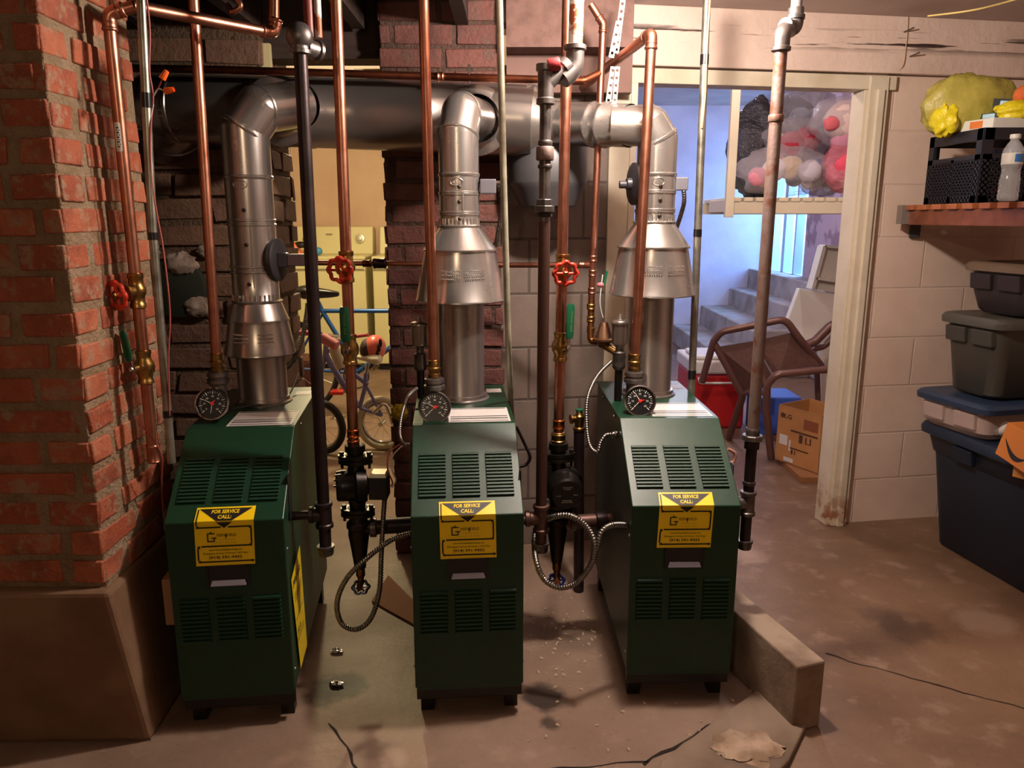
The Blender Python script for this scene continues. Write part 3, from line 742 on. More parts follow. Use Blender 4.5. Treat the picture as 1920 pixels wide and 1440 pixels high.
def wheel_valve(c, pd, r, axis, label, wheel_R=.032, wc=None):
    """gate valve: brass body on a vertical pipe, red handwheel on a stem toward `axis`"""
    c = Vector(c); a = Vector(axis).normalized(); pd = Vector(pd).normalized()
    t = thing('gate_valve', c, label, 'valve', 'red handwheel valves')
    mb = MB(); mb.lathe(c-pd*.045, pd, [(0, r*1.1), (.002, r*1.35), (.012, r*1.35), (.015, r*1.2), (.03, r*1.25), (.038, r*1.6), (.052, r*1.6), (.06, r*1.25), (.075, r*1.2), (.078, r*1.35), (.088, r*1.35), (.09, r*1.1)], 20)
    mb.lathe(c, a, [(0, r*1.35), (.022, r*1.3), (.026, r*1.5), (.032, r*1.5), (.034, r*.8), (.045, r*.55)], 18)
    mb.build('body', brass, t, smooth=40)
    MB().cyl(c+a*.04, c+a*.062, .005, 10).build('stem', brass, t)
    w = c+a*.056; mb = MB(); u, v, _ = frame(a); R = wheel_R
    mb.ring_torus(w, a, R, .0058, 48, 8, fn=lambda th: 1+.085*math.cos(th*8))
    for k in range(8):
        th = 2*PI*k/8
        if k % 2 == 0: mb.tube([w, w+(u*math.cos(th)+v*math.sin(th))*R], .0042, 8)
    mb.lathe(w-a*.004, a, [(0, .010), (.008, .010)], 12)
    mb.build('handwheel', red_paint, t, smooth=50)
    MB().lathe(w+a*.004, a, [(0, .008), (.004, .008), (.006, .006)], 6).build('wheel_nut', brass, t, smooth=0)
    return t
def ball_valve(c, pd, r, lever_top, label, off):
    """lever ball valve; off = direction the stem sticks out, lever_top = offset vector of the lever end"""
    c = Vector(c); pd = Vector(pd).normalized(); a = Vector(off).normalized()
    t = thing('ball_valve', c, label, 'valve', 'green lever valves')
    mb = MB(); mb.lathe(c-pd*.045, pd, [(0, r*1.1), (.002, r*1.35), (.010, r*1.35), (.013, r*1.2), (.024, r*1.25), (.034, r*1.65), (.045, r*1.75), (.056, r*1.65), (.066, r*1.25), (.077, r*1.2), (.080, r*1.35), (.088, r*1.35), (.09, r*1.1)], 20)
    mb.lathe(c, a, [(0, r*1.2), (r*1.75, r*.8), (r*1.75+.008, r*.6)], 12)
    mb.build('body', brass, t, smooth=40)
    s = c+a*(r*1.75+.010); e = s+Vector(lever_top); L = (e-s).length; d = (e-s).normalized(); w = d.cross(a).normalized()
    mb = MB(); k = .006
    mb.hexa([s-w*k-a*.001-d*.006, s+w*k-a*.001-d*.006, s+w*k+a*.001-d*.006, s-w*k+a*.001-d*.006], [s+d*L*.5-w*.005+a*.001, s+d*L*.5+w*.005+a*.001, s+d*L*.5+w*.005+a*.003, s+d*L*.5-w*.005+a*.003])
    mb.build('lever', steel_vent, t, smooth=0)
    mb = MB(); g0 = s+d*L*.22+a*.003; g1 = e+a*.003; k = .0145
    pl = []
    for q, kk, th in ((g0, .8, .004), (g0+d*.012, 1, .0055), (g1-d*.012, 1, .006), (g1, .75, .0045)):
        pl.append([q+(w*math.cos(x)*k*kk+a*math.sin(x)*th) for x in [2*PI*i/16 for i in range(16)]])
    mb.rings(pl); gr = mb.build('grip', green_grip, t, smooth=50)
    mb = MB(); textmesh(mb, 'GREENLINE' if 0 else '600 WOG', (g0+g1)/2+a*.0065, d, a.cross(d), L*.45, .006); mb.build('grip_lettering', M('gold_print', '#8a8a3c', .5), gr, smooth=0)
    hexnut(t, s+a*.003, a, .007, .006, chrome, 'lever_nut')
    return t
def shaft(px0, py0, px1, py1, Y, Y1=None):
    return P(px0, py0, Y), P(px1, py1, Y if Y1 is None else Y1)
def onpipe(a, b, py):      # point of the segment at a photo row
    lo, hi = 0.0, 1.0
    def row(p):
        q = p-Vector((0, 0, H)); zc = q.y*CT-q.z*ST; yc = q.y*ST+q.z*CT; return 720-FPX*yc/zc
    for _ in range(40):
        m = (lo+hi)/2
        if (row(a.lerp(b, m))-py)*(row(b)-row(a)) > 0: hi = m
        else: lo = m
    return a.lerp(b, (lo+hi)/2)
COPPER_GROUP = 'vertical copper heating pipes'

# A: far left copper riser
a0, a1 = shaft(203, 26, 289, 862, 1.965)
hA = P(262, 8, 2.0); 
tA = pipe('copper_pipe', 'leftmost copper riser beside the brick pier, with a red-wheel valve and a white sticker', 'pipe', [a1+Vector((0, 0, .02)), a0, P(252, 12, 1.975)], .0145, copper, COPPER_GROUP, R=.025)
elbow(tA, a1, a0, P(252, 12, 1.975), .0145, R=.025, arm=.034)
hb = P(513, 62, 2.27)
pipe('', '', '', [P(248, 11, 1.975), hb], .0145, copper, root=tA, part='horizontal_run')
elbow(tA, P(248, 11, 1.975), hb, P(528, -10, 2.27), .0145, R=.025, arm=.034)
MB().cyl(hb+Vector((.003, 0, .03)), Vector((P(527, 0, 2.27).x, 2.27, 2.20)), .0145).build('upper_run', copper, tA)
sleeve(tA, onpipe(a0, a1, 850), a1-a0, .0145, .05, copper)
vA = onpipe(a0, a1, 545); wheel_valve(vA, a0-a1, .0145, (-.55, -1, -.15), 'red handwheel valve at the far left, beside the brick pier')
q = onpipe(a0, a1, 688); ball_valve(q, a0-a1, .0145, (-.012, 0, .10), 'green lever valve at the far left, lever standing clear of the pipe', (-.55, -1, 0))
mb = MB(); q = onpipe(a0, a1, 258); u = (a0-a1).normalized(); rr = .0149
rows = []
for zz in (-.034, -.03, .03, .034):
    k = .75 if abs(zz) > .032 else 1
    rows.append([q+u*zz+Vector((math.sin(t)*rr, -math.cos(t)*rr, 0)) for t in [(-.55+i*.18)*k for i in range(7)]])
mb.add([p for r in rows for p in r], [(k*7+i, k*7+i+1, k*7+8+i, k*7+7+i) for k in range(3) for i in range(6)])
st = mb.build('paper_sticker', white_plastic, tA)
mb = MB()
for k in range(9):
    zz = -.024+k*.0055; mb.add([q+u*(zz+dz)+Vector((math.sin(t)*(rr+.0004), -math.cos(t)*(rr+.0004), 0)) for dz, t in ((0, -.2), (0, .25+.1*(k % 2)), (.0028, .25+.1*(k % 2)), (.0028, -.2))], [(0, 1, 2, 3)])
mb.build('barcode', ink, st)
# short copper stub with elbow under the joists
pipe('copper_pipe', 'short copper stub with an elbow under the dark joists at top left', 'pipe', [P(440, -10, 2.25), P(455, 12, 2.25), P(436, 24, 2.25), P(428, 10, 2.35)], .008, copper, R=.015)

# conduit C1 with wires and tape
c0, c1_ = shaft(263, -30, 286, 430, 1.93); c2_ = P(322, 868, 1.90)
tC = pipe('steel_conduit', 'dull steel conduit at far left with black tape bands and loose wires', 'conduit', [c2_, c1_, c0], .0105, galv, 'vertical steel conduits', R=.1)
for (py, L, pa, pb) in ((188, .034, c0, c1_), (443, .018, c1_, c2_), (776, .018, c1_, c2_)):
    q = onpipe(pa, pb, py); MB().lathe(q-(pa-pb).normalized()*L/2, pa-pb, [(0, .0118), (L, .0118)], 16).build('tape_band', tape, tC)
wv = [P(275, -5, 1.92), P(281, 60, 1.92), P(280, 130, 1.915), P(285, 165, 1.91), P(287, 190, 1.915), P(282, 250, 1.912), P(284, 330, 1.912), P(294, 400, 1.912), P(305, 460, 1.912), P(315, 540, 1.905), P(319, 600, 1.905), P(316, 670, 1.905), P(318, 780, 1.90)]
cable('thermostat_wire', wv, .0022, M('pink_red_wire', '#9c4a42', .5), 'pinkish red wire running down the leftmost conduit', 'wire')
cable('wire', [P(288, 195, 1.912), P(279, 250, 1.912), P(283, 330, 1.911), P(291, 390, 1.911)], .0014, wire_white, 'thin white wire taped to the leftmost conduit', 'wire')
for (tip, base, lab, mid) in (((313, 133), (304, 148), 'orange wire nut pointing up, beside the leftmost conduit', (299, 160)), ((324, 168), (309, 171), 'orange wire nut pointing right, beside the leftmost conduit', (296, 167))):
    a = P(*base, 1.90); b_ = P(*tip, 1.90); t = thing('wire_nut', a, lab, 'wire nut', 'orange wire nuts')
    MB().lathe(a, b_-a, [(0, .0075), (.002, .008), (.016, .0065), (.022, .0055), ((b_-a).length, .005), ((b_-a).length+.001, .001)], 10).build('cap', orange_pl, t, smooth=20)
    cable('wire_tail', [a, P(*mid, 1.903), P(287, 182, 1.91)], .0016, wire_red if tip[0] < 320 else wire_white, parent=t)

# B, F, K : copper supply pipes landing in the gauges on each boiler
def supply(px0, py0, px1, py1, Y, label, root=None, toppts=None, r=.0150):
    a, b_ = shaft(px0, py0, px1, py1, Y)
    pts = [b_, a]+(toppts or [])
    t = pipe('copper_pipe', label, 'pipe', pts, r, copper, COPPER_GROUP, R=.028)
    d = (a-b_).normalized()
    mb = MB(); mb.lathe(b_-d*.012, d, [(0, .018), (.002, .0195), (.011, .0195), (.013, .0165), (.022, .0165), (.024, .0205), (.030, .0205), (.033, .017), (.046, .0165), (.049, .0185), (.053, .0185), (.055, .0155)], 20)
    mb.build('brass_adapter', brass, t, smooth=40)
    mb = MB(); h = b_-d*.012
    zb_ = ZTOP
    mb.lathe((h.x, h.y, zb_), (0, 0, 1), [(0, .024), (h.z-zb_-.040, .024), (h.z-zb_-.036, .032), (h.z-zb_-.024, .032), (h.z-zb_-.021, .026), (h.z-zb_-.018, .026), (h.z-zb_-.015, .031), (h.z-zb_-.004, .030), (h.z-zb_, .02)], 24)
    mb.build('iron_reducer', iron_gray, t, smooth=35)
    return t, a, b_
tB, aB, bB = supply(361, -30, 407, 688, 2.26, 'copper riser dropping into the gauge tee of the left boiler')
tF, aF, bF = supply(793, -30, 814, 700, 2.30, 'copper riser in front of the middle draft hood, dropping to the middle boiler')
aKp = P(1222, 62, 2.37)
tK, aK, bK = supply(1222, 62, 1190, 688, 2.37, 'copper riser with an elbow at its top, dropping to the right boiler', toppts=[P(1098, 158, 2.95)])
elbow(tK, bK, aKp, P(1098, 158, 2.95), .0150, R=.028, arm=.04)
def gauge(px, py, Y, rad, label, ang, ang2, tee):
    c = P(px, py, Y); ax = Vector((-c.x*.12, -1, .36)).normalized(); u = Vector((1, 0, 0)); u = (u-ax*u.dot(ax)).normalized(); v = ax.cross(u)*1.0
    if v.z < 0: v = -v
    t = thing('pressure_gauge', c, label, 'gauge', 'round boiler gauges'); R = rad
    mb = MB(); mb.lathe(c-ax*.022, ax, [(0, R*.9), (.003, R*.96), (.020, R*.98), (.024, R*1.03), (.028, R*1.02), (.029, R*.93), (.025, R*.90)], 40, cap=False); mb.build('bezel', chrome, t, smooth=40)
    MB().lathe(c-ax*.022, ax, [(0, R*.88), (.0005, R*.9), (.0225, R*.915)], 36).build('dial', M('gauge_face', '#0d0c0e', .35), t, smooth=30)
    f = c+ax*.0012
    mb = MB()
    for k in range(25):
        th = math.radians(225-k*270/24); dr = u*math.cos(th)+v*math.sin(th); w = ax.cross(dr); r0, r1 = (R*.60, R*.80) if k % 3 == 0 else (R*.68, R*.76); hw = .0011 if k % 3 == 0 else .0007
        mb.add([f+dr*r0-w*hw, f+dr*r1-w*hw, f+dr*r1+w*hw, f+dr*r0+w*hw], [(0, 1, 2, 3)])
    for k, s in enumerate(('0', '10', '20', '30', '40', '50', '60')):
        th = math.radians(225-k*45); textmesh(mb, s, f+(u*math.cos(th)+v*math.sin(th))*R*.46, u, v, None, .0055)
    mb.build('dial_marks', white_plastic, t, smooth=0)
    for nm, an, m, L in (('needle', ang, wire_white, .62), ('pointer', ang2, wire_white, .58)):
        th = math.radians(an); dr = u*math.cos(th)+v*math.sin(th); w = ax.cross(dr); g = f+ax*.0008
        MB().poly_prism([g-dr*R*.12-w*.0014, g+dr*R*L-w*.0006, g+dr*R*L+w*.0006, g-dr*R*.12+w*.0014], ax*.0006).build(nm, m, t, smooth=0)
    th = math.radians(ang2+150); dr = u*math.cos(th)+v*math.sin(th); w = ax.cross(dr); g = f+ax*.0016
    mb = MB(); mb.lathe(g, ax, [(0, .0052), (.002, .0045)], 14); mb.poly_prism([g-w*.0022, g+dr*R*.28-w*.001, g+dr*R*.28+w*.001, g+w*.0022], ax*.0008); mb.build('red_hub', M('red_hub_paint', '#d8261c', .4), t, smooth=0)
    mb = MB(); mb.cyl(c-ax*.022, Vector((tee.x, tee.y, c.z-.0))+Vector((0, -.018, 0)), .010, 12); mb.build('gauge_stem', brass, t)
gauge(398, 757, 2.15, .047, 'round black gauge on the left boiler', 155, 265, bB)
gauge(815, 764, 2.18, .047, 'round black gauge on the middle boiler', 150, 225, bF)
gauge(1200, 752, 2.25, .047, 'round black gauge with a red mark at the bottom, on the right boiler', 120, 225, bK)

# D: black gas riser of the left boiler
a, b_ = shaft(562, 78, 611, 1032, 2.0)
tD = pipe('gas_pipe', 'dark iron gas pipe between the left boiler and the first circulator', 'pipe', [b_, a], .0165, iron, 'iron gas pipes')
iron_tee(tD, onpipe(a, b_, 965), .0165, (-1, -.06, 0)); q = onpipe(a, b_, 965)
MB().cyl(q-Vector((.03, 0, 0)), X1(BW/2-.02, .13, 0)+Vector((0, 0, q.z)), .0125).build('nipple', iron, tD)
cap(tD, b_-Vector((0, 0, .014)), .0165)
up = P(575, -20, 2.06)
mb = MB(); mb.sphere(a+Vector((0, 0, .012)), .033, 18, 12, (1, .9, 1)); mb.lathe(a-Vector((0, 0, .03)), (0, 0, 1), [(0, .02), (.002, .026), (.010, .026), (.012, .022), (.03, .022)], 18)
mb.lathe(a+Vector((.02, .03, -.012)), (.6, .8, -.1), [(-.02, .022), (.012, .022), (.014, .027), (.022, .027), (.024, .018)], 18)
mb.build('elbow', iron_gray, tD, smooth=50)
MB().cyl(a+Vector((.012, .05, .02)), (up.x+.002, up.y, 2.2), .012).build('painted_stub', M('dark_red_primer', '#6a2a22', .5), tD)
MB().cyl(a+Vector((.034, .055, .02)), (up.x+.026, up.y, 2.2), .009).build('peeling_stub', peel, tD)
# pipe M: iron gas riser of the right boiler
a, b_ = shaft(1466, 70, 1396, 1022, 2.10)
tM = pipe('gas_pipe', 'tall iron gas pipe in front of the doorway, with a union near the right boiler', 'pipe', [b_, onpipe(a, b_, 835)], .0155, iron, 'iron gas pipes')
MB().cyl(onpipe(a, b_, 835), a, .0165, 18).build('upper_run', rusty, tM)
q = onpipe(a, b_, 820); sleeve(tM, q+Vector((0, 0, .018)), (0, 0, 1), .0165, .02, iron_gray, 'union_collar', False)
hexnut(tM, q, (0, 0, 1), .030, .016, iron_gray, 'union_nut', 8); hexnut(tM, q-Vector((0, 0, .022)), (0, 0, 1), .022, .022, iron, 'union_tail', 8)
sleeve(tM, onpipe(a, b_, 905), (0, 0, 1), .0155, .012, iron_gray, 'bead', False)
q = onpipe(a, b_, 943); iron_tee(tM, q, .0155, (-1, -.05, 0), iron_gray); MB().cyl(q-Vector((.03, 0, 0)), X3(BW/2-.02, .13, 0)+Vector((0, 0, q.z)), .0125).build('nipple', iron, tM)
cap(tM, b_-Vector((0, 0, .012)), .0155)
c = P(1491, 38, 2.18); el = P(1483, 55, 2.18)
mb = MB(); mb.tube(fillet([a+Vector((0, 0, -.03)), a+Vector((0, 0, .014)), el+Vector((-.002, 0, .0))], .03, 8), .021, 18)
mb.lathe(a-Vector((0, 0, .034)), (0, 0, 1), [(0, .02), (.002, .0245), (.010, .0245), (.012, .021)], 18)
mb.tube(fillet([el+Vector((-.03, -.04, 0)), el+Vector((.012, .0, 0)), c+Vector((.0, 0, .03))], .03, 8), .020, 18); mb.lathe(c+Vector((0, 0, .0)), (0, 0, 1), [(0, .02), (.002, .0245), (.012, .0245), (.014, .02)], 18)
mb.build('elbow', iron_gray, tM, smooth=50); MB().cyl(c, (c.x+.004, c.y, 2.12), .0145).build('top_run', M('primer_grey_pipe', '#8c8684', .45, .6), tM)
sleeve(tM, onpipe(a, b_, 222), (0, 0, 1), .0165, .018, rusty, 'coupling', False)
# H: iron gas riser of the middle boiler
Yh = 2.06; a, b_ = shaft(1023, 178, 1014, 1030, Yh)
tH = pipe('gas_pipe', 'iron gas pipe with rusty couplings between the middle and right boilers', 'pipe', [b_, onpipe(a, b_, 415)], .0158, M('brown_iron', '#5a4038', .45, .6), 'iron gas pipes')
MB().cyl(onpipe(a, b_, 415), a, .0150).build('upper_run', iron_gray, tH)
for py, L, m in ((268, .012, iron_gray), (288, .034, rusty), (312, .010, iron_gray)):
    sleeve(tH, onpipe(a, b_, py), (0, 0, 1), .0160 if L < .02 else .0195, L, m, 'coupling', False)
q = onpipe(a, b_, 392); hexnut(tH, q, (0, 0, 1), .0265, .017, iron_gray, 'union_nut', 8); hexnut(tH, q+Vector((0, 0, .016)), (0, 0, 1), .021, .018, iron_gray, 'union_collar', 8); hexnut(tH, q-Vector((0, 0, .015)), (0, 0, 1), .022, .010, iron, 'union_tail', 8)
q = onpipe(a, b_, 972); iron_tee(tH, q, .0158, (-1, -.06, 0), M('brown_iron', '#5a4038', .45, .6), .085); MB().cyl(q-Vector((.03, 0, 0)), X2(BW/2-.02, .13, 0)+Vector((0, 0, q.z)), .0125).build('nipple', iron, tH)
cap(tH, b_-Vector((0, 0, .008)), .0158)
tee = a+Vector((0, 0, .02)); el = P(1078, 112, 2.09)
mb = MB(); mb.lathe(tee-Vector((0, 0, .045)), (0, 0, 1), [(0, .018), (.003, .024), (.015, .024), (.018, .0205), (.08, .0205), (.083, .025), (.098, .025), (.10, .018)], 18)
mb.lathe(tee+Vector((0, 0, .005)), (el-tee), [(0, .02), ((el-tee).length*.55, .019), ((el-tee).length*.57, .024), ((el-tee).length*.75, .024)], 18)
mb.build('tee', iron_gray, tH, smooth=45)
mb = MB(); mb.tube(fillet([el+(tee-el).normalized()*.045+Vector((0, 0, -.02)), el+Vector((0, 0, -.022)), el+Vector((0, 0, .035))], .045, 8), .0235, 18); mb.lathe(el+Vector((0, 0, .022)), (0, 0, 1), [(0, .0235), (.002, .0285), (.012, .0285), (.015, .022)], 20)
mb.build('elbow', iron_gray, tH, smooth=50)
MB().cyl(el+Vector((0, 0, .03)), (el.x+.006, el.y, 2.12), .0185).build('peeling_run', peel, tH)
sleeve(tH, tee+Vector((-.0, -.0, .05))+(Vector((.02, -.01, .0))), (1, 0, .2), .014, .03, M('red_fitting', '#8a1c22', .5), 'red_plug', False)

# conduit G (middle), L (right)
g = [P(936, -20, 2.20), P(944, 330, 2.20), P(953, 640, 2.28), P(962, 845, 2.55)]
pipe('steel_conduit', 'pale steel conduit between the middle draft hood and the grey drum', 'conduit', g, .0095, M('cream_conduit', '#b5b09a', .45, .35, '#8e8a76', 16), 'vertical steel conduits', R=.2)
a, b_ = shaft(1326, -20, 1295, 770, 2.55)
tL = pipe('steel_conduit', 'steel conduit with black tape bands in front of the blue room', 'conduit', [b_, a], .0122, galv, 'vertical steel conduits')
for py, L in ((112, .03), (437, .024), (702, .03)): q = onpipe(a, b_, py); MB().lathe(q-Vector((0, 0, L/2)), (0, 0, 1), [(0, .0135), (L, .0135)], 16).build('tape_band', tape, tL)
cable('thermostat_wire', [P(1331, 0, 2.53), P(1325, 100, 2.535), P(1322, 180, 2.535), P(1316, 240, 2.535)], .003, M('copper_coloured_wire', '#c88a6a', .5), 'thin copper coloured wire alongside the conduit before the blue room', 'wire')

# E and I: copper returns with red wheels, green levers and circulators
def circ_stack(px, py_top, Y, d):
    pass
a, b_ = shaft(629, -30, 663, 838, 2.20)
tE = pipe('copper_pipe', 'copper riser with red-wheel valve above the first circulator', 'pipe', [b_, a], .0155, copper, COPPER_GROUP)
for py in (812, 832): sleeve(tE, onpipe(a, b_, py), a-b_, .0158, .026, M('bright_copper', '#c46a3a', .28, 1.0))
wheel_valve(onpipe(a, b_, 500), a-b_, .0155, (-.12, -1, -.10), 'red handwheel valve before the laundry opening')
ball_valve(onpipe(a, b_, 655), a-b_, .0155, (0, 0, .128), 'green lever valve before the laundry opening', (-.05, -1, .0))
eb = b_
a, b_ = shaft(1063, 150, 1047, 820, 2.28)
tI = pipe('copper_pipe', 'copper riser with red-wheel valve left of the right boiler', 'pipe', [b_, P(1065, -20, 2.28)], .0155, copper, COPPER_GROUP)
sleeve(tI, onpipe(a, b_, 795), a-b_, .0158, .03, M('bright_copper', '#c46a3a', .28, 1.0)); sleeve(tI, onpipe(a, b_, 822), a-b_, .0175, .036, brass, 'brass_adapter')
sleeve(tI, onpipe(a, b_, 850), a-b_, .0195, .026, brass, 'brass_union')
wheel_valve(onpipe(a, b_, 505), a-b_, .0155, (.1, -1, -.15), 'red handwheel valve before the grey block wall')
ball_valve(onpipe(a, b_, 650), a-b_, .0155, (.004, 0, .132), 'green lever valve before the grey block wall', (.55, -.8, .0))
ib = b_
# J: thin copper with tee, feed line
jr = .0115; j0 = P(1131, 45, 2.62); j1 = P(1109, 560, 2.62)
tJ = pipe('copper_pipe', 'thin copper feed pipe bending at its top, left of the right draft hood', 'pipe', [j1, j0, P(1108, 8, 2.62)], jr, copper, COPPER_GROUP, R=.02)
elbow(tJ, j1, j0, P(1108, 8, 2.62), jr, R=.02, arm=.022)
for py in (485, 512, 545): sleeve(tJ, onpipe(j0, j1, py), (0, 0, 1), jr, .022)
pipe('', '', '', [P(528, 492, 2.80), P(700, 494, 2.80), P(945, 497, 2.74), P(1107, 497, 2.62)], .0095, copper, root=tJ, R=.05, part='horizontal_run')
sleeve(tJ, P(1095, 497, 2.63), (1, 0, 0), .0098, .035); sleeve(tJ, P(712, 494, 2.79), (1, 0, 0), .016, .045, iron, 'check_valve'); sleeve(tJ, P(688, 494, 2.80), (1, 0, 0), .011, .03, copper_dull)
pipe('', '', '', [j1, P(1107, 640, 2.60), P(1128, 640, 2.58)], .0115, M('old_brass_pipe', '#8a5a34', .4, 1.0), root=tJ, R=.015, part='brass_drop')
for py in (575, 598, 618): sleeve(tJ, P(1107+1, py, 2.61), (0, 0, 1), .0125, .02, brass, 'brass_coupling')
t = thing('pressure_regulator', P(1133, 650, 2.56), 'tarnished brass pressure regulator left of the right flue pipe', 'regulator')
q = P(1132, 640, 2.57); mb = MB(); mb.lathe(q-Vector((0, 0, .02)), (0, 0, 1), [(0, .016), (.012, .02), (.02, .03), (.024, .038), (.030, .038), (.033, .03), (.07, .018), (.085, .012)], 24); mb.build('bonnet', M('old_brass', '#7a5a44', .45, .9), t, smooth=40)
mb = MB(); mb.tube([q+Vector((.0, 0, -.012)), q+Vector((.035, -.03, -.03)), q+Vector((.06, -.055, -.05))], .013, 14); mb.build('outlet', brass, t); sleeve(t, q+Vector((.045, -.04, -.037)), (.6, -.5, -.3), .0135, .02, brass, 'collar')
cable('regulator_lever', [q+Vector((-.005, 0, .08)), P(1125, 565, 2.56), P(1130, 515, 2.56)], .0018, white_plastic, parent=t)
# long old copper line above the trunk
t = pipe('copper_pipe', 'old horizontal copper line running above the flue trunk', 'pipe', [P(250, 128, 2.72), P(420, 131, 2.72), P(800, 143, 2.68), P(1095, 152, 2.60), P(1125, 138, 2.62)], .0125, copper_dull, R=.03)
for px, py in ((826, 144), (1085, 151), (1100, 151)): sleeve(t, P(px, py, 2.66), (1, 0, 0), .013, .022, copper)
t2 = thing('pipe_hanger', P(880, 140, 2.64), 'small metal hanger on the old copper line, behind the middle flue', 'hanger'); q = P(880, 145, 2.665)
mb = MB(); mb.ring_torus(q, (1, 0, 0), .016, .0025, 20, 6); mb.box((q.x-.004, q.y-.002, q.z+.014), (q.x+.004, q.y+.002, q.z+.04)); mb.build('clamp', chrome, t2)
# perforated strap
def strap_mat():
    return M('perforated_strap_steel', '#8a847e', .5, .6)
mb = MB(); pts = [P(1166, 0, 2.62), P(1160, 45, 2.62), P(1155, 100, 2.62)]; hw = .0125
def strap(mb, p, q, hw):
    d = (q-p); L = d.length; d = d/L; w = Vector((1, 0, 0)); w = (w-d*w.dot(d)).normalized(); nn = d.cross(w)*.0006; n = max(1, int(L/.022))
    for k in range(n):
        a = p+d*L*k/n; b_ = p+d*L*(k+1)/n; m_ = (a+b_)/2; s = .0045
        o = [a-w*hw, a+w*hw, b_+w*hw, b_-w*hw]
        i = [m_+(-w-d)*s, m_+(w-d)*s, m_+(w+d)*s, m_+(-w+d)*s]
        vs = o+i; vs2 = [v+nn for v in vs]; f = []
        for (A, B, C_, D) in ((0, 1, 5, 4), (1, 2, 6, 5), (2, 3, 7, 6), (3, 0, 4, 7)): f.append((A, B, C_, D)); f.append((A+8, D+8, C_+8, B+8))
        for (A, B) in ((4, 5), (5, 6), (6, 7), (7, 4)): f.append((A, B, B+8, A+8))
        mb.add(vs+vs2, f)
strap(mb, P(1168, 0, 2.62), P(1155, 100, 2.62), .0085); strap(mb, P(1160, 40, 2.60), P(1146, 108, 2.60), .0085)
strap(mb, P(1150, 125, 2.62), P(1140, 195, 2.62), .0085); strap(mb, P(1158, 125, 2.60), P(1152, 195, 2.60), .0075)
tag(mb.build('hanger_strap', strap_mat(), smooth=0), 'perforated steel strap hanging beside the painted beam, holding the flue trunk', 'strap')
tag(MB().tube([P(1100, 18, 2.6)+Vector((0, 0, .0)), P(1112, 50, 2.60)], .002, 6).build('hook', chrome), 'small metal hook under the beam beside the thin copper feed pipe', 'hook') if 0 else None

# grey drum
drum = thing('expansion_tank', P(1028, 405, 2.84), 'grey drum with domed bottom hanging under the flue trunk', 'tank')
c = P(1028, 300, 2.86); zt_ = P(1028, 268, 2.86).z; zr_ = P(1028, 345, 2.80).z; zbt = P(1028, 392, 2.74).z; Rr = .140
mb = MB(); mb.lathe((c.x, c.y, zbt), (0, 0, 1), [(0, .002), (.004, Rr*.45), (.012, Rr*.72), (zr_-zbt-.014, Rr*.93), (zr_-zbt, Rr*.99), (zr_-zbt+.008, Rr), (zt_-zbt, Rr), (zt_-zbt+.04, Rr*.8), (zt_-zbt+.05, .01)], 48)
mb.build('drum', M('drum_grey', '#4c4a4c', .42, .2), drum, smooth=40)

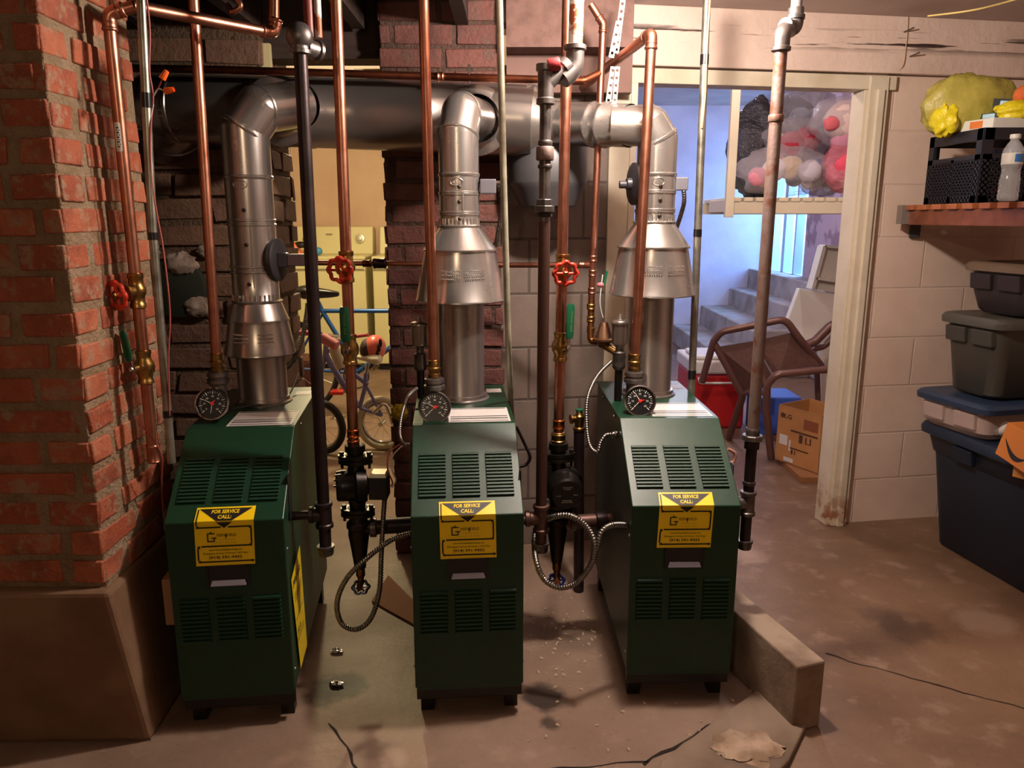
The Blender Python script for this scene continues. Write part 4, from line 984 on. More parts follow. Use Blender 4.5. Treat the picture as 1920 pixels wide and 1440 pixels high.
# circulators
def circulator(top, label, kind, ret_y, drain_m, root_group='black circulator pumps'):
    x, y, zt = top; t = thing('circulator_pump', (x, y, zt-.30), label, 'circulator pump', root_group)
    V = lambda dx, dy, dz: Vector((x+dx, y+dy, zt+dz))
    mb = MB()
    def flange(z0):
        mb.lathe(V(0, 0, z0), (0, 0, 1), [(0, .026), (.002, .030), (.012, .031), (.014, .022)], 22)
        mb.poly_prism([V(.052*math.cos(a)*(1 if abs(math.cos(a)) > .5 else 1), .034*math.sin(a), z0+.001) for a in [2*PI*i/16 for i in range(16)]], (0, 0, .011))
    mb.lathe(V(0, 0, -.045), (0, 0, 1), [(0, .022), (.018, .024), (.02, .030), (.040, .030), (.043, .02)], 22)
    flange(-.048); flange(-.062)
    mb.lathe(V(0, 0, -.215), (0, 0, 1), [(0, .021), (.03, .026), (.06, .036), (.10, .036), (.13, .026), (.155, .022)], 24)
    flange(-.215); flange(-.229)
    mb.build('flanges', black_metal, t, smooth=40)
    for sx in (-1, 1):
        for z0 in (-.034, -.201): mb = MB(); mb.lathe(V(sx*.041, 0, z0), (0, 0, 1), [(0, .008), (.007, .008)], 6); mb.lathe(V(sx*.041, 0, z0-.045), (0, 0, 1), [(0, .0045), (.05, .0045)], 8); mb.build('flange_bolt', M('bolt_steel', '#3a3836', .45, .8), t, smooth=30)
    if kind == 0:    # motor facing left, wiring box to the right
        mb = MB(); mb.lathe(V(.03, 0, -.13), (-1, -.25, 0), [(0, .05), (.03, .056), (.035, .05), (.04, .046), (.085, .044), (.09, .038)], 28)
        for k in range(7): a = -1.2+k*.4; mb.tube([V(-.03, -.012, -.13)+Vector((0, math.sin(a)*-.045, math.cos(a)*.045)), V(-.055, -.02, -.13)+Vector((0, math.sin(a)*-.045, math.cos(a)*.045))], .003, 6)
        mb.build('motor', black_metal, t, smooth=40)
        mb = MB(); mb.box(V(.042, -.04, -.165), V(.098, .02, -.095)); mb.build('wiring_box', black_plastic, t, smooth=0, bevel=.003)
        mb = MB(); mb.hexa([V(.044, -.041, -.095), V(.096, -.041, -.095), V(.096, .021, -.095), V(.044, .021, -.095)], [V(.05, -.035, -.085), V(.092, -.035, -.085), V(.092, .015, -.085), V(.05, .015, -.085)])
        mb.build('box_lid', M('galvanised_lid', '#a8a48a', .45, .4), t, smooth=0)
    else:
        mb = MB(); mb.lathe(V(.012, .03, -.135), (.12, -1, -.12), [(0, .058), (.03, .062), (.05, .062), (.055, .055), (.10, .052), (.106, .046)], 32)
        mb.box(V(-.055, -.03, -.165), V(-.02, .02, -.07)); mb.build('motor', black_metal, t, smooth=40)
        f = V(.0245, -.0765, -.1478); ax = Vector((.12, -1, -.12)).normalized(); u = Vector((1, .12, 0)).normalized(); v = u.cross(ax); v = v if v.z > 0 else -v
        mb = MB()
        for s, dx, dz, w_ in (('CIRCULATOR', 0, .026, .03), ('PUMP', 0, .020, .02), ('115V', -.026, -.002, .014), ('60Hz', .026, .0, .014), ('IMPEDANCE', 0, -.018, .028), ('PROTECTED', 0, -.024, .034)):
            textmesh(mb, s, f+u*dx+v*dz+ax*.0008, u, v, w_, .0035)
        mb.build('nameplate_text', white_plastic, t, smooth=0)
    # return body: Y fitting and drain valve below
    mb = MB(); mb.lathe(V(0, 0, -.40), (0, 0, 1), [(0, .017), (.03, .021), (.07, .026), (.11, .032), (.13, .031), (.135, .036), (.15, .036), (.155, .028), (.175, .024)], 24)
    mb.build('return_body', iron, t, smooth=40)
    mb = MB(); mb.lathe(V(0, 0, -.435), (0, 0, 1), [(0, .009), (.01, .014), (.03, .014), (.035, .011), (.045, .012)], 16); mb.tube(fillet([V(0, 0, -.43), V(.0, -.004, -.445), V(0, -.03, -.455)], .01), .010, 12)
    mb.build('drain_valve', M('old_brass_pipe', '#8a5a34', .4, 1.0), t, smooth=40)
    mb = MB(); w = V(.0, -.006, -.462); mb.ring_torus(w, (.1, -.5, 1), .024, .0042, 40, 8, fn=lambda th: 1+.10*math.cos(th*6))
    for k in range(3): u, v, _ = frame((.1, -.5, 1)); th = PI*k/3; mb.tube([w-(u*math.cos(th)+v*math.sin(th))*.024, w+(u*math.cos(th)+v*math.sin(th))*.024], .003, 6)
    mb.build('drain_wheel', drain_m, t, smooth=50)
    return t, V
t1, V1 = circulator((eb.x+.004, eb.y, eb.z+.012), 'black circulator pump between the left and middle boilers', 0, 0, M('chrome_blue_wheel', '#6a7488', .25, .9))
rz = V1(0, 0, -.268); e = X2(-BW/2+.01, .0, 0)
r_ = thing('return_pipe', rz, 'thick dark iron return pipe from the first circulator into the middle boiler', 'pipe', 'iron return pipes')
tgt = Vector((-.26, rz.y+.03, rz.z+.0)); MB().cyl(rz, tgt, .0245, 20).build('pipe', iron, r_)
sleeve(r_, rz+Vector((.045, 0, 0)), (1, .1, 0), .025, .02, iron_gray, 'collar', False)
t2, V2 = circulator((ib.x, ib.y, ib.z-.012), 'black circulator pump with printed round face, left of the right boiler', 1, 0, blue_pl)
rz = V2(0, 0, -.268); r_ = thing('return_pipe', rz, 'thick iron return pipe entering the left side of the right boiler', 'pipe', 'iron return pipes')
tgt = Vector((.335, rz.y+.03, rz.z)); MB().cyl(rz, tgt, .0225, 20).build('pipe', M('brown_iron', '#5a4038', .45, .6), r_)
sleeve(r_, rz+Vector((.05, .005, 0)), (1, .1, 0), .024, .02, iron_gray, 'collar', False); sleeve(r_, rz+Vector((.14, .015, 0)), (1, .1, 0), .026, .035, iron, 'coupling', False)
# pressure relief valve with discharge pipe left of the right boiler
t = thing('relief_valve', P(1086, 1000, 2.75), 'brass relief valve on a dark discharge pipe beside the right boiler', 'relief valve')
q = P(1086, 790, 2.62)
mb = MB(); mb.lathe(q-Vector((0, 0, .035)), (0, 0, 1), [(0, .016), (.004, .022), (.012, .022), (.016, .016), (.03, .017), (.055, .019), (.06, .013), (.075, .010)], 20); mb.lathe(q+Vector((0, 0, .01)), (-1, -.3, 0), [(0, .014), (.025, .014), (.027, .017), (.033, .017)], 16)
mb.build('valve_body', brass, t, smooth=40); MB().cyl(q+Vector((0, 0, -.035)), (q.x+.01, q.y, .004), .019).build('discharge_pipe', iron, t)
mb = MB(); mb.lathe(q+Vector((0, 0, .04)), (0, 0, 1), [(0, .014), (.004, .014)], 16); mb.build('test_lever', green_grip, t)
# air vents with grey canisters
def air_vent(px, pyt, Y, label, X, stem_z):
    c = P(px, pyt, Y); t = thing('air_vent', (c.x, c.y, stem_z), label, 'air vent', 'nickel air vents'); zc = c.z
    mb = MB(); mb.lathe((c.x, c.y, zc-.105), (0, 0, 1), [(0, .010), (.012, .014), (.02, .024), (.030, .0255), (.082, .0255), (.084, .029), (.090, .029), (.094, .026), (.098, .01), (.108, .006), (.114, .004)], 24)
    mb.build('canister', steel_vent, t, smooth=40)
    mb = MB(); mb.lathe((c.x, c.y, zc-.17), (0, 0, 1), [(0, .014), (.006, .020), (.016, .021), (.05, .019), (.056, .021), (.062, .013), (.07, .012)], 20); mb.build('service_check', iron_gray, t, smooth=40)
    MB().cyl((c.x, c.y, stem_z), (c.x, c.y, zc-.165), .0125).build('riser', black_metal, t)
air_vent(786, 598, 2.46, 'grey canister air vent behind the copper riser of the middle boiler', X2, ZTOP)
air_vent(1163, 594, 2.42, 'grey canister air vent on the left rear edge of the right boiler', X3, ZTOP)

# flexible steel conduits
G = 'flexible steel conduits'
flexible('flexible_conduit', 'flexible steel conduit looping below the first circulator', [P(772, 1000, 2.12), P(735, 1012, 2.08), P(690, 1045, 2.03), P(650, 1085, 2.02), P(632, 1130, 2.02), P(640, 1168, 2.03), P(668, 1180, 2.04), P(695, 1160, 2.06), P(711, 1110, 2.08), P(715, 1040, 2.12), P(718, 980, 2.16), P(722, 925, 2.18)], .0075, group=G)
flexible('flexible_conduit', 'flexible steel conduit coiled in a ring below the second circulator', [P(1185, 985, 2.04), P(1150, 984, 2.0), P(1128, 997, 1.98), P(1118, 1030, 1.97), P(1104, 1065, 1.97), P(1080, 1093, 1.98), P(1050, 1102, 1.99), P(1022, 1088, 2.0), P(1006, 1055, 2.01), P(1002, 1010, 2.10), P(1010, 985, 2.12), P(1035, 970, 2.03), P(1068, 967, 2.0), P(1098, 985, 1.98), P(1114, 1015, 1.955), P(1112, 1050, 1.95)], .0078, group=G)
flexible('flexible_conduit', 'thin flexible conduit hanging from the air vent to the right boiler side', [P(1146, 678, 2.40), P(1120, 705, 2.36), P(1102, 745, 2.30), P(1100, 795, 2.26), P(1106, 835, 2.22), P(1120, 848, 2.19), P(1126, 830, 2.20), P(1136, 816, 2.21), P(1150, 815, 2.22)], .0058, group=G)
flexible('flexible_conduit', 'thin flexible conduit down the left side of the middle boiler', [P(782, 728, 2.40), P(765, 745, 2.36), P(753, 780, 2.30), P(750, 815, 2.26), P(758, 832, 2.24), P(768, 834, 2.24)], .0058, group=G)
flexible('flexible_conduit', 'flexible conduit dropping from the damper behind the middle draft hood', [P(939, 352, 2.55), P(941, 385, 2.56), P(937, 420, 2.60), P(929, 462, 2.66)], .0072, group=G)
flexible('flexible_conduit', 'flexible conduit dropping from the damper behind the right draft hood', [P(1280, 345, 2.62), P(1283, 375, 2.63), P(1276, 405, 2.66), P(1264, 440, 2.70)], .0072, group=G)
flexible('flexible_conduit', 'flexible conduit rising right of the left flue', [P(537, 692, 2.52), P(552, 672, 2.5), P(566, 635, 2.48), P(574, 596, 2.47), P(577, 568, 2.47)], .0075, group=G)
for (px, py, Y, lab) in ((940, 350, 2.55, 'connector on the middle damper conduit'), (1278, 344, 2.62, 'connector on the right damper conduit')):
    t = thing('conduit_connector', P(px, py, Y), lab, 'connector', 'conduit connectors'); q = P(px, py, Y)
    MB().lathe(q-Vector((0, 0, .016)), (0, 0, 1), [(0, .012), (.012, .012), (.014, .015), (.02, .015), (.022, .011), (.032, .010)], 14).build('collar', chrome, t); MB().cyl(q+Vector((-.05, 0, .008)), q+Vector((0, 0, .012)), .008, 10).build('arm', chrome, t)
t = thing('conduit_connector', P(1150, 815, 2.22), 'connector where the thin conduit enters the right boiler', 'connector', 'conduit connectors'); q = P(1148, 815, 2.22)
MB().lathe(q, (1, .1, 0), [(0, .010), (.006, .010), (.008, .014), (.014, .014), (.016, .011), (.02, .011)], 14).build('collar', chrome, t)
cable('cable', [P(968, 800, 2.42), P(985, 835, 2.40), P(994, 858, 2.38), P(985, 872, 2.37), P(970, 875, 2.36)], .005, iron, 'dark cable looping out from the right side of the middle boiler')
cable('cable', [P(1365, 842, 2.2), P(1378, 850, 2.2), P(1375, 866, 2.2), P(1362, 868, 2.2)], .005, M('pink_cable', '#a87868', .4), 'short cable loop at the right side of the right boiler')
cable('cable', [P(752, 832, 2.2), P(730, 850, 2.2), P(727, 880, 2.19), P(736, 905, 2.19), P(730, 912, 2.18)], .0022, wire_red, 'reddish wires running to the wiring box of the first circulator', 'wire')
cable('cable', [P(754, 836, 2.2), P(736, 856, 2.2), P(735, 880, 2.19), P(742, 900, 2.19), P(734, 915, 2.18)], .0022, wire_white, 'pale wire running to the wiring box of the first circulator', 'wire')
cable('cable', [P(560, 700, 2.6), P(545, 735, 2.48), P(530, 748, 2.42), P(505, 756, 2.36), P(465, 762, 2.30), P(430, 768, 2.24)], .003, wire_blk, 'black cable lying across the top of the left boiler')
cable('cable', [P(268, 800, 1.9), P(302, 850, 1.92), P(303, 900, 1.95), P(306, 960, 2.0)], .002, M('pink_red_wire', '#9c4a42', .5), 'thin pink wire hanging between the brick pier and the left boiler', 'wire')
# small valve with green handle behind the right draft hood's left edge
t = thing('small_valve', P(1127, 535, 2.56), 'small pink and green valve peeking left of the right draft hood', 'valve'); q = P(1126, 534, 2.56)
MB().sphere(q, .008, 10, 8, (1.6, 1, 1)).build('knob', M('pink_knob', '#c86a70', .5), t); MB().tube([q+Vector((.012, 0, 0)), q+Vector((.02, 0, .045))], .004, 8).build('green_handle', green_grip, t)
# silvery drip pieces on the floor
for (px, py, lab, n) in ((632, 1221, 'small shiny metal scrap on the floor, nearer the circulator', 3), (630, 1283, 'small shiny crumpled scrap in the damp spot on the floor', 5)):
    q = F(px, py, .004); mb = MB(); rs = random.Random(n); 
    mb.sphere(q+Vector((0, 0, .003)), .015, 16, 10, (1.3, .8, .32), fn=lambda d: 1+.8*mnoise.noise(Vector(d)*3.5+Vector((n, 0, 0))))
    o = mb.build('metal_scrap', chrome, smooth=0); tag(o, lab, 'scrap', 'shiny scraps on the floor')
# ------------------------------------------------------------------ outside door seen beyond the stairs
d_ = M('pale_blue_door_paint', '#aebfd0', .5)
mb = MB()
for y0, y1 in ((7.40, 7.47), (7.72, 7.76), (8.02, 8.10), (8.40, 8.5)): mb.box((SX+.02, y0, .74), (SX+.10, y1, 2.15))
mb.box((SX+.02, 7.4, 2.08), (SX+.10, 8.5, 2.15)); mb.box((SX+.02, 7.4, .74), (SX+.10, 8.5, .80))
struct(mb.build('door_1', d_, smooth=0))
GLASS = NT('window_glass'); GLASS.b.inputs['Transmission Weight'].default_value = 1.0; GLASS.b.inputs['Roughness'].default_value = .05; GLASS.b.inputs['IOR'].default_value = 1.1

# ------------------------------------------------------------------ plastic totes and boxes at the right
def tote(name, label, fl, nl, width, z0, z1, lidh, body_m, lid_m, cat='storage bin', group='stacked storage totes', taper=.03, inner=None):
    """fl / nl: far-left and near-left top corners (x, y); the tote extends to +x"""
    fl = Vector((fl[0], fl[1], 0)); nl = Vector((nl[0], nl[1], 0)); d = (nl-fl).normalized(); w = Vector((-d.y, d.x, 0)); w = w if w.x > 0 else -w
    c4 = [nl, nl+w*width, fl+w*width, fl]; ctr = sum(c4, Vector())/4
    def ring(s_off, z, rad=.05, n=6):
        out = []
        for i in range(4):
            p = c4[i]; a = (c4[i-1]-p).normalized(); b_ = (c4[(i+1) % 4]-p).normalized(); q = p-(a+b_)*s_off
            for k in range(n+1):
                t = k/n; p1 = q+a*rad; p2 = q+b_*rad; out.append(p1*(1-t)**2+q*2*t*(1-t)+p2*t*t+Vector((0, 0, z)))
        return out
    t = thing(name, (ctr.x, ctr.y, z0), label, cat, group)
    mb = MB(); zt = z1-lidh
    mb.rings([ring(-taper-.012, z0), ring(-taper, z0+.012), ring(-taper*.45, zt-.09), ring(-.004-taper*.3, zt-.085), ring(-.006, zt)])
    mb.build('body', body_m, t, smooth=40)
    mb = MB(); mb.rings([ring(.004, zt-.012), ring(.012, zt-.010), ring(.014, zt+lidh*.4), ring(.006, z1-.004), ring(-.008, z1), ring(-.03, z1-.004), ring(-.05, z1-.004)])
    mb.build('lid', lid_m, t, smooth=40)
    m_ = (nl+fl)/2; L = (nl-fl).length
    for k in (-1, 1): MB().hexa([m_+d*(k*L*.22-.05)-w*(-taper*.1+.006)+Vector((0, 0, zt-.08)), m_+d*(k*L*.22+.05)-w*(-taper*.1+.006)+Vector((0, 0, zt-.08)), m_+d*(k*L*.22+.05)+w*.02+Vector((0, 0, zt-.08)), m_+d*(k*L*.22-.05)+w*.02+Vector((0, 0, zt-.08))],
                              [m_+d*(k*L*.22-.05)-w*.010+Vector((0, 0, zt-.02)), m_+d*(k*L*.22+.05)-w*.010+Vector((0, 0, zt-.02)), m_+d*(k*L*.22+.05)+w*.02+Vector((0, 0, zt-.02)), m_+d*(k*L*.22-.05)+w*.02+Vector((0, 0, zt-.02))]).build('hand_grip', body_m, t, smooth=0, bevel=.004)
    return t
navy = M('navy_plastic', '#141e2c', .45); navy_lid = M('blue_lid_plastic', '#26344a', .38); olive = M('olive_grey_plastic', '#3e3b34', .42); dk = M('dark_brown_plastic', '#2c2426', .45)
tote('storage_bin', 'large navy storage bin on the floor, lowest of the stack at the right', (1.72, 3.12), (1.86, 2.25), .72, 0.0, .525, .035, navy, M('navy_lid_plastic', '#1a2636', .4), taper=.07)
clear = NT('cloudy_clear_plastic'); clear.set(lin('#c9b0a6'), .35, 0, .5); clear.b.inputs['Alpha'].default_value = .55
tote('storage_bin', 'low clear storage bin with a blue lid, second from the bottom of the stack', (1.675, 3.10), (1.76, 2.76), .6, .527, .668, .026, clear.m, navy_lid, taper=.02)
rs = random.Random(11)
for k in range(4):
    q = Vector((1.79+.02*k, 3.0-k*.065, .575)); o = MB().sphere(q, .036, 14, 8, (.8, .9, .9)).build('packet', M(('pink_packet', 'white_packet')[k % 2], ('#c98a84', '#d8cfc8')[k % 2], .5)); tag(o, ('pink', 'white', 'pink', 'white')[k]+' packet inside the low clear bin, '+('farthest back', 'second from the wall', 'third from the wall', 'nearest')[k], 'packet', 'packets inside the clear bin')
tote('storage_bin', 'olive grey storage bin standing on the clear bin with the blue lid', (1.735, 3.09), (1.795, 2.80), .55, .672, .985, .03, olive, M('olive_lid', '#4a473e', .38), taper=.035)
tote('storage_bin', 'dark brown storage bin with a chipped tan rim, topmost of the stack', (1.80, 3.08), (1.86, 2.78), .5, .989, 1.185, .025, dk, M('tan_rim', '#6e5a48', .5), taper=.03)
card = M('cardboard', '#b07a45', .75, 0, '#9c6a3a', 6, .4, .7, .1, 60); card_dk = M('dark_cardboard', '#8a5c34', .8); orange_card = M('orange_cardboard', '#c8782e', .7)
# small orange mailer box with a curved arrow mark
t = thing('cardboard_box', (1.95, 2.42, .528), 'orange cardboard mailer box with a black curved mark, on the navy bin', 'box')
q0 = P(1866, 846, 2.62); q1 = P(1935, 876, 2.36); 
up = Vector((0.03, 0, .115)); ww = Vector((.28, .05, 0))
q0.z = .531; q1.z = .531
MB().hexa([q1, q1+ww, q0+ww, q0], [q1+up, q1+ww+up, q0+ww+up, q0+up]).build('carton', orange_card, t, smooth=0, bevel=.002)
dd = (q1-q0).normalized(); L = (q1-q0).length; nn = dd.cross(up.normalized()); nn = nn if nn.x < 0 else -nn
mb = MB(); top_, bo = [], []
for k in range(15):
    s = k/14; u_ = .12+s*.7; hgt = .62-.42*math.sin(PI*(s*.78+.05)); th = .07*math.sin(PI*min(1, s*1.05+.02))+.01
    top_.append(q0+dd*L*u_+up*(hgt+th)+nn*.001); bo.append(q0+dd*L*u_+up*(hgt-th)+nn*.001)
mb.add(top_+bo, [(i, i+1, 15+i+1, 15+i) for i in range(14)]); 
e_ = top_[-1]; mb.add([e_+up*.18-dd*.012, e_+up*.05+dd*.012, e_-up*.2+dd*.005], [(0, 1, 2)])
mb.build('curved_arrow_mark', ink, t, smooth=0)
tag(MB().hexa([P(1898, 893, 2.52), P(1925, 900, 2.46), P(1925, 900, 2.46)+Vector((.02, .02, 0)), P(1898, 893, 2.52)+Vector((.02, .02, 0))], [P(1901, 872, 2.52), P(1925, 876, 2.46), P(1925, 876, 2.46)+Vector((.02, .02, 0)), P(1901, 872, 2.52)+Vector((.02, .02, 0))]).build('cardboard_flap', M('torn_tan_cardboard', '#c98a45', .8), smooth=0), 'torn orange cardboard flap hanging over the rim of the navy bin', 'cardboard')

# ------------------------------------------------------------------ slatted shelf with crate and bottle
SHZ = 1.400; brown = M('stained_shelf_wood', '#7a4228', .5, 0, '#64321e', 5, .4, .7, .15, 30, stretch=(1, 5, 5))
sh = thing('wall_shelf', (1.95, 2.6, 1.325), 'brown slatted wooden shelf at the right, holding a black crate and a water bottle', 'shelf')
MB().box((1.615, 1.9, 1.322), (1.64, 3.235, SHZ-.02)).build('side_board', brown, sh, smooth=0, bevel=.002); MB().box((2.25, 1.9, 1.322), (2.275, 3.235, SHZ-.02)).build('side_board', brown, sh, smooth=0, bevel=.002)
for k in range(13): MB().box((1.60, 1.93+k*.102, SHZ-.02), (2.29, 1.93+k*.102+.062, SHZ)).build('slat', M('orange_brown_slat', '#a8623a', .5, 0, '#8c4c2a', 6), sh, smooth=0, bevel=.002)
MB().box((1.585, 3.20, 1.325), (1.645, 3.245, SHZ+.0)).build('bracket', M('galvanised_bracket', '#9a948c', .4, .7), sh, smooth=0)
a = WB.hit(1712, 432); q = WB.pt(a[0], a[1], .01); t = MB().box((q.x-.02, q.y-.01, q.z-.03), (q.x+.02, q.y+.004, q.z+.035)).build('outlet_hole_plate', dark_grey, smooth=0); tag(t, 'small dark slot in the white block wall just below the shelf end', 'slot')
# crate
cr = thing('milk_crate', (1.82, 2.97, SHZ), 'black plastic mesh milk crate full of odds and ends on the brown shelf', 'crate')
def C3(x, y, z): return Vector((1.645+x, 2.80+y, SHZ+.001+z))
Wc, Dc, Hc = .33, .345, .255
mb = MB(); th = .012
def frame_face(mb, A, du, dv, n, cols, rows, slot=None):
    """solid rim bars plus diagonal lattice on one face"""
    Lu, Lv = du.length, dv.length; u = du/Lu; v = dv/Lv
    def bar(p, q, w):
        d = (q-p).normalized(); s = n.cross(d)*w/2; m_ = n*.006
        mb.hexa([p-s-m_, p+s-m_, p+s+m_, p-s+m_], [q-s-m_, q+s-m_, q+s+m_, q-s+m_])
    for p, q, w in ((A, A+du, .05), (A+dv-v*.02, A+du+dv-v*.02, .04), (A+u*.015, A+dv+u*.015, .035), (A+du-u*.015, A+du+dv-u*.015, .035), (A+du*.5, A+du*.5+dv*.62, .02), (A+dv*.62, A+du+dv*.62, .018)):
        bar(p, q, w)
    for k in range(-rows, cols):
        p = A+u*(k*Lu/cols); s0 = max(0, -k*Lu/cols); s1 = min(Lv*.6, Lu-k*Lu/cols)
        if s1 > s0+.01: bar(p+(u+v)*s0, p+(u+v)*s1, .004)
    for k in range(0, cols+rows):
        s0 = max(0, k*Lu/cols-Lu); s1 = min(Lv*.6, k*Lu/cols)
        if s1 > s0+.01: bar(A+u*(k*Lu/cols)+(v-u)*s0, A+u*(k*Lu/cols)+(v-u)*s1, .004)
for nm, A, du, n in (('crate_side', C3(0, Dc, 0), Vector((0, -Dc, 0)), Vector((-1, 0, 0))), ('crate_side', C3(0, 0, 0), Vector((Wc, 0, 0)), Vector((0, -1, 0))), ('crate_side', C3(Wc, 0, 0), Vector((0, Dc, 0)), Vector((1, 0, 0))), ('crate_side', C3(0, Dc, 0), Vector((Wc, 0, 0)), Vector((0, 1, 0)))):
    mb = MB(); frame_face(mb, A, du, Vector((0, 0, Hc)), n, 16, 12); mb.build(nm, M('black_crate_plastic', '#1b1a22', .4), cr, smooth=0)
MB().box(C3(.006, .006, 0), C3(Wc-.006, Dc-.006, .008)).build('crate_base', black_plastic, cr, smooth=0)
rs = random.Random(21)
cols = ['#3a2c3a', '#c8b8a8', '#a83a34', '#d8c63a', '#2a3a5a', '#8a6a5a', '#5a3a4a', '#d0704a', '#4a5a4a', '#e0dcd0']
for k in range(14):
    x, y, z0 = rs.uniform(.06, Wc-.06), rs.uniform(.06, Dc-.06), .012+rs.uniform(0, .12); s = rs.uniform(.028, .045)
    mb = MB()
    if k % 2: mb.sphere(C3(x, y, z0+s), s, 12, 8, (1, .8, .8))
    else: mb.box(C3(x-s, y-s*.7, z0), C3(x+s, y+s*.7, z0+s*1.4))
    o = mb.build('small_toy', M('toy_colour_%s' % cols[k % 10][1:], cols[k % 10], .5), smooth=30, bevel=.002); tag(o, ('plum', 'tan', 'red', 'yellow', 'navy', 'brown', 'purple', 'coral', 'grey green', 'cream')[k % 10]+(' block-shaped toy', ' rounded toy')[k % 2]+' inside the black milk crate'+('' if k < 10 else ', the deeper of two alike'), 'toy', 'odds and ends in the milk crate')
# books and games lying on the crate
def slab(name, label, cat, c, sx, sy, sz, rz, tilt, m, m2=None):
    R_ = Matrix.Rotation(rz, 3, 'Z') @ Matrix.Rotation(tilt, 3, 'X'); c = Vector(c)
    T = lambda x, y, z: c+R_ @ Vector((x, y, z))
    t = thing(name, c, label, cat); MB().box((-sx/2, -sy/2, 0), (sx/2, sy/2, sz), T).build('cover', m, t, smooth=0, bevel=.001)
    if m2: mb = MB(); mb.box((-sx/2-.0006, -sy*.3, sz*.15), (-sx/2+.001, -sy*.05, sz*.85), T); mb.box((-sx*.3, -sy*.3, sz), (sx*.2, sy*.2, sz+.0006), T); mb.build('cover_print', m2, t, smooth=0)
    return t
slab('game_box', 'white game box with orange and red print lying across the milk crate', 'box', C3(.16, .15, Hc+.002), .30, .26, .035, .12, .02, white_plastic, M('orange_print', '#d8763a', .5))
slab('book', 'dark picture book lying on the white game box', 'book', C3(.17, .17, Hc+.042), .24, .20, .02, .3, .03, M('dark_green_cover', '#2a3a2c', .5), M('pale_blue_print', '#a8c8d8', .5))
slab('book', 'black picture book leaning on top of the pile over the crate', 'book', C3(.17, .16, Hc+.068), .15, .12, .045, .5, .16, M('black_cover', '#1c1e20', .5), M('pale_blue_print', '#a8c8d8', .5))
def crumpled(name, label, cat, c, r, sc, m, seed, amp=.25, fr=2.2, group=None, kind=None, seg=28):
    mb = MB(); off = Vector((seed*3.1, seed*1.7, seed)); c = Vector(c)
    def fn(d):
        d = Vector(d); return 1+amp*mnoise.noise(d*fr+off)+amp*.55*mnoise.noise(d*fr*2.3+off)+amp*.25*mnoise.noise(d*fr*5+off)
    mb.sphere(c, r, seg, seg//2+4, sc, fn); o = mb.build(name, m, smooth=50); 
    return tag(o, label, cat, group)
ybag = NT('yellow_carrier_bag'); ybag.set(lin('#b3a548'), .42); ybag.b.inputs['Alpha'].default_value = .82; ybag.bump(ybag.noise(ybag.obj(), 14, 5), .6, .02)
ybag2 = NT('bright_yellow_bag'); ybag2.set(lin('#d8c41e'), .4); ybag2.bump(ybag2.noise(ybag2.obj(), 16, 5), .6, .02)
q = P(1808, 196, 3.02); crumpled('plastic_bag', 'translucent yellow plastic bag rising behind the books on the crate', 'bag', (q.x+.02, q.y, q.z-.01), .15, (1.15, .6, .80), ybag.m, 1, amp=.16)
q = P(1762, 225, 2.98); crumpled('plastic_bag', 'small yellow plastic bag over the left corner of the milk crate', 'bag', (q.x+.02, q.y, q.z), .06, (.8, .8, 1.0), ybag2.m, 2)
q = P(1898, 208, 2.86); crumpled('plastic_bag', 'bright yellow plastic bag on the pile at the right edge of the picture', 'bag', (q.x+.04, q.y, q.z), .09, (1.1, .8, .42), ybag2.m, 3)
q = P(1915, 178, 2.86); crumpled('plush_toy', 'orange plush thing on top of the yellow bag at the right edge', 'toy', (q.x+.02, q.y, q.z), .045, (1, .9, .8), M('orange_plush', '#c8622e', .8), 4, amp=.1)
# water bottle
bt = P(1889, 370, 2.50); bt.z = SHZ
t = thing('water_bottle', bt, 'clear plastic water bottle with a blue and white label in front of the milk crate', 'bottle')
plast = NT('clear_bottle_plastic'); plast.set((.85, .88, .9), .08, 0, .9); plast.b.inputs['Alpha'].default_value = .3
mb = MB(); R = .030; pr = [(0, R*.7), (.004, R*.92), (.012, R)]
for k in range(5): pr += [(.02+k*.011, R), (.025+k*.011, R*.95)]
pr += [(.08, R*.9), (.09, R*.86), (.10, R*.9), (.112, R), (.145, R), (.155, R*.97), (.175, R*.62), (.183, R*.42), (.192, R*.40)]
mb.lathe(bt+Vector((0, 0, .001)), (0, 0, 1), pr, 28); mb.build('bottle_body', plast.m, t, smooth=50)
MB().lathe(bt+Vector((0, 0, .19)), (0, 0, 1), [(0, R*.46), (.002, R*.5), (.013, R*.5), (.014, R*.4)], 20).build('bottle_cap', white_plastic, t, smooth=30)
mb = MB(); mb.mat(white_plastic); mb.lathe(bt+Vector((0, 0, .113)), (0, 0, 1), [(0, R*1.015), (.034, R*1.015)], 28, cap=False); mb.mat(M('bottle_blue', '#3a7ac0', .4))
rows = [[bt+Vector((math.sin(a)*R*1.03, -math.cos(a)*R*1.03, .113+zz)) for a in [-.35+i*.2 for i in range(9)]] for zz in (.006, .030)]
mb.add(rows[0]+rows[1], [(i, i+1, 10+i, 9+i) for i in range(8)]); mb.build('bottle_label', None, t, smooth=50)

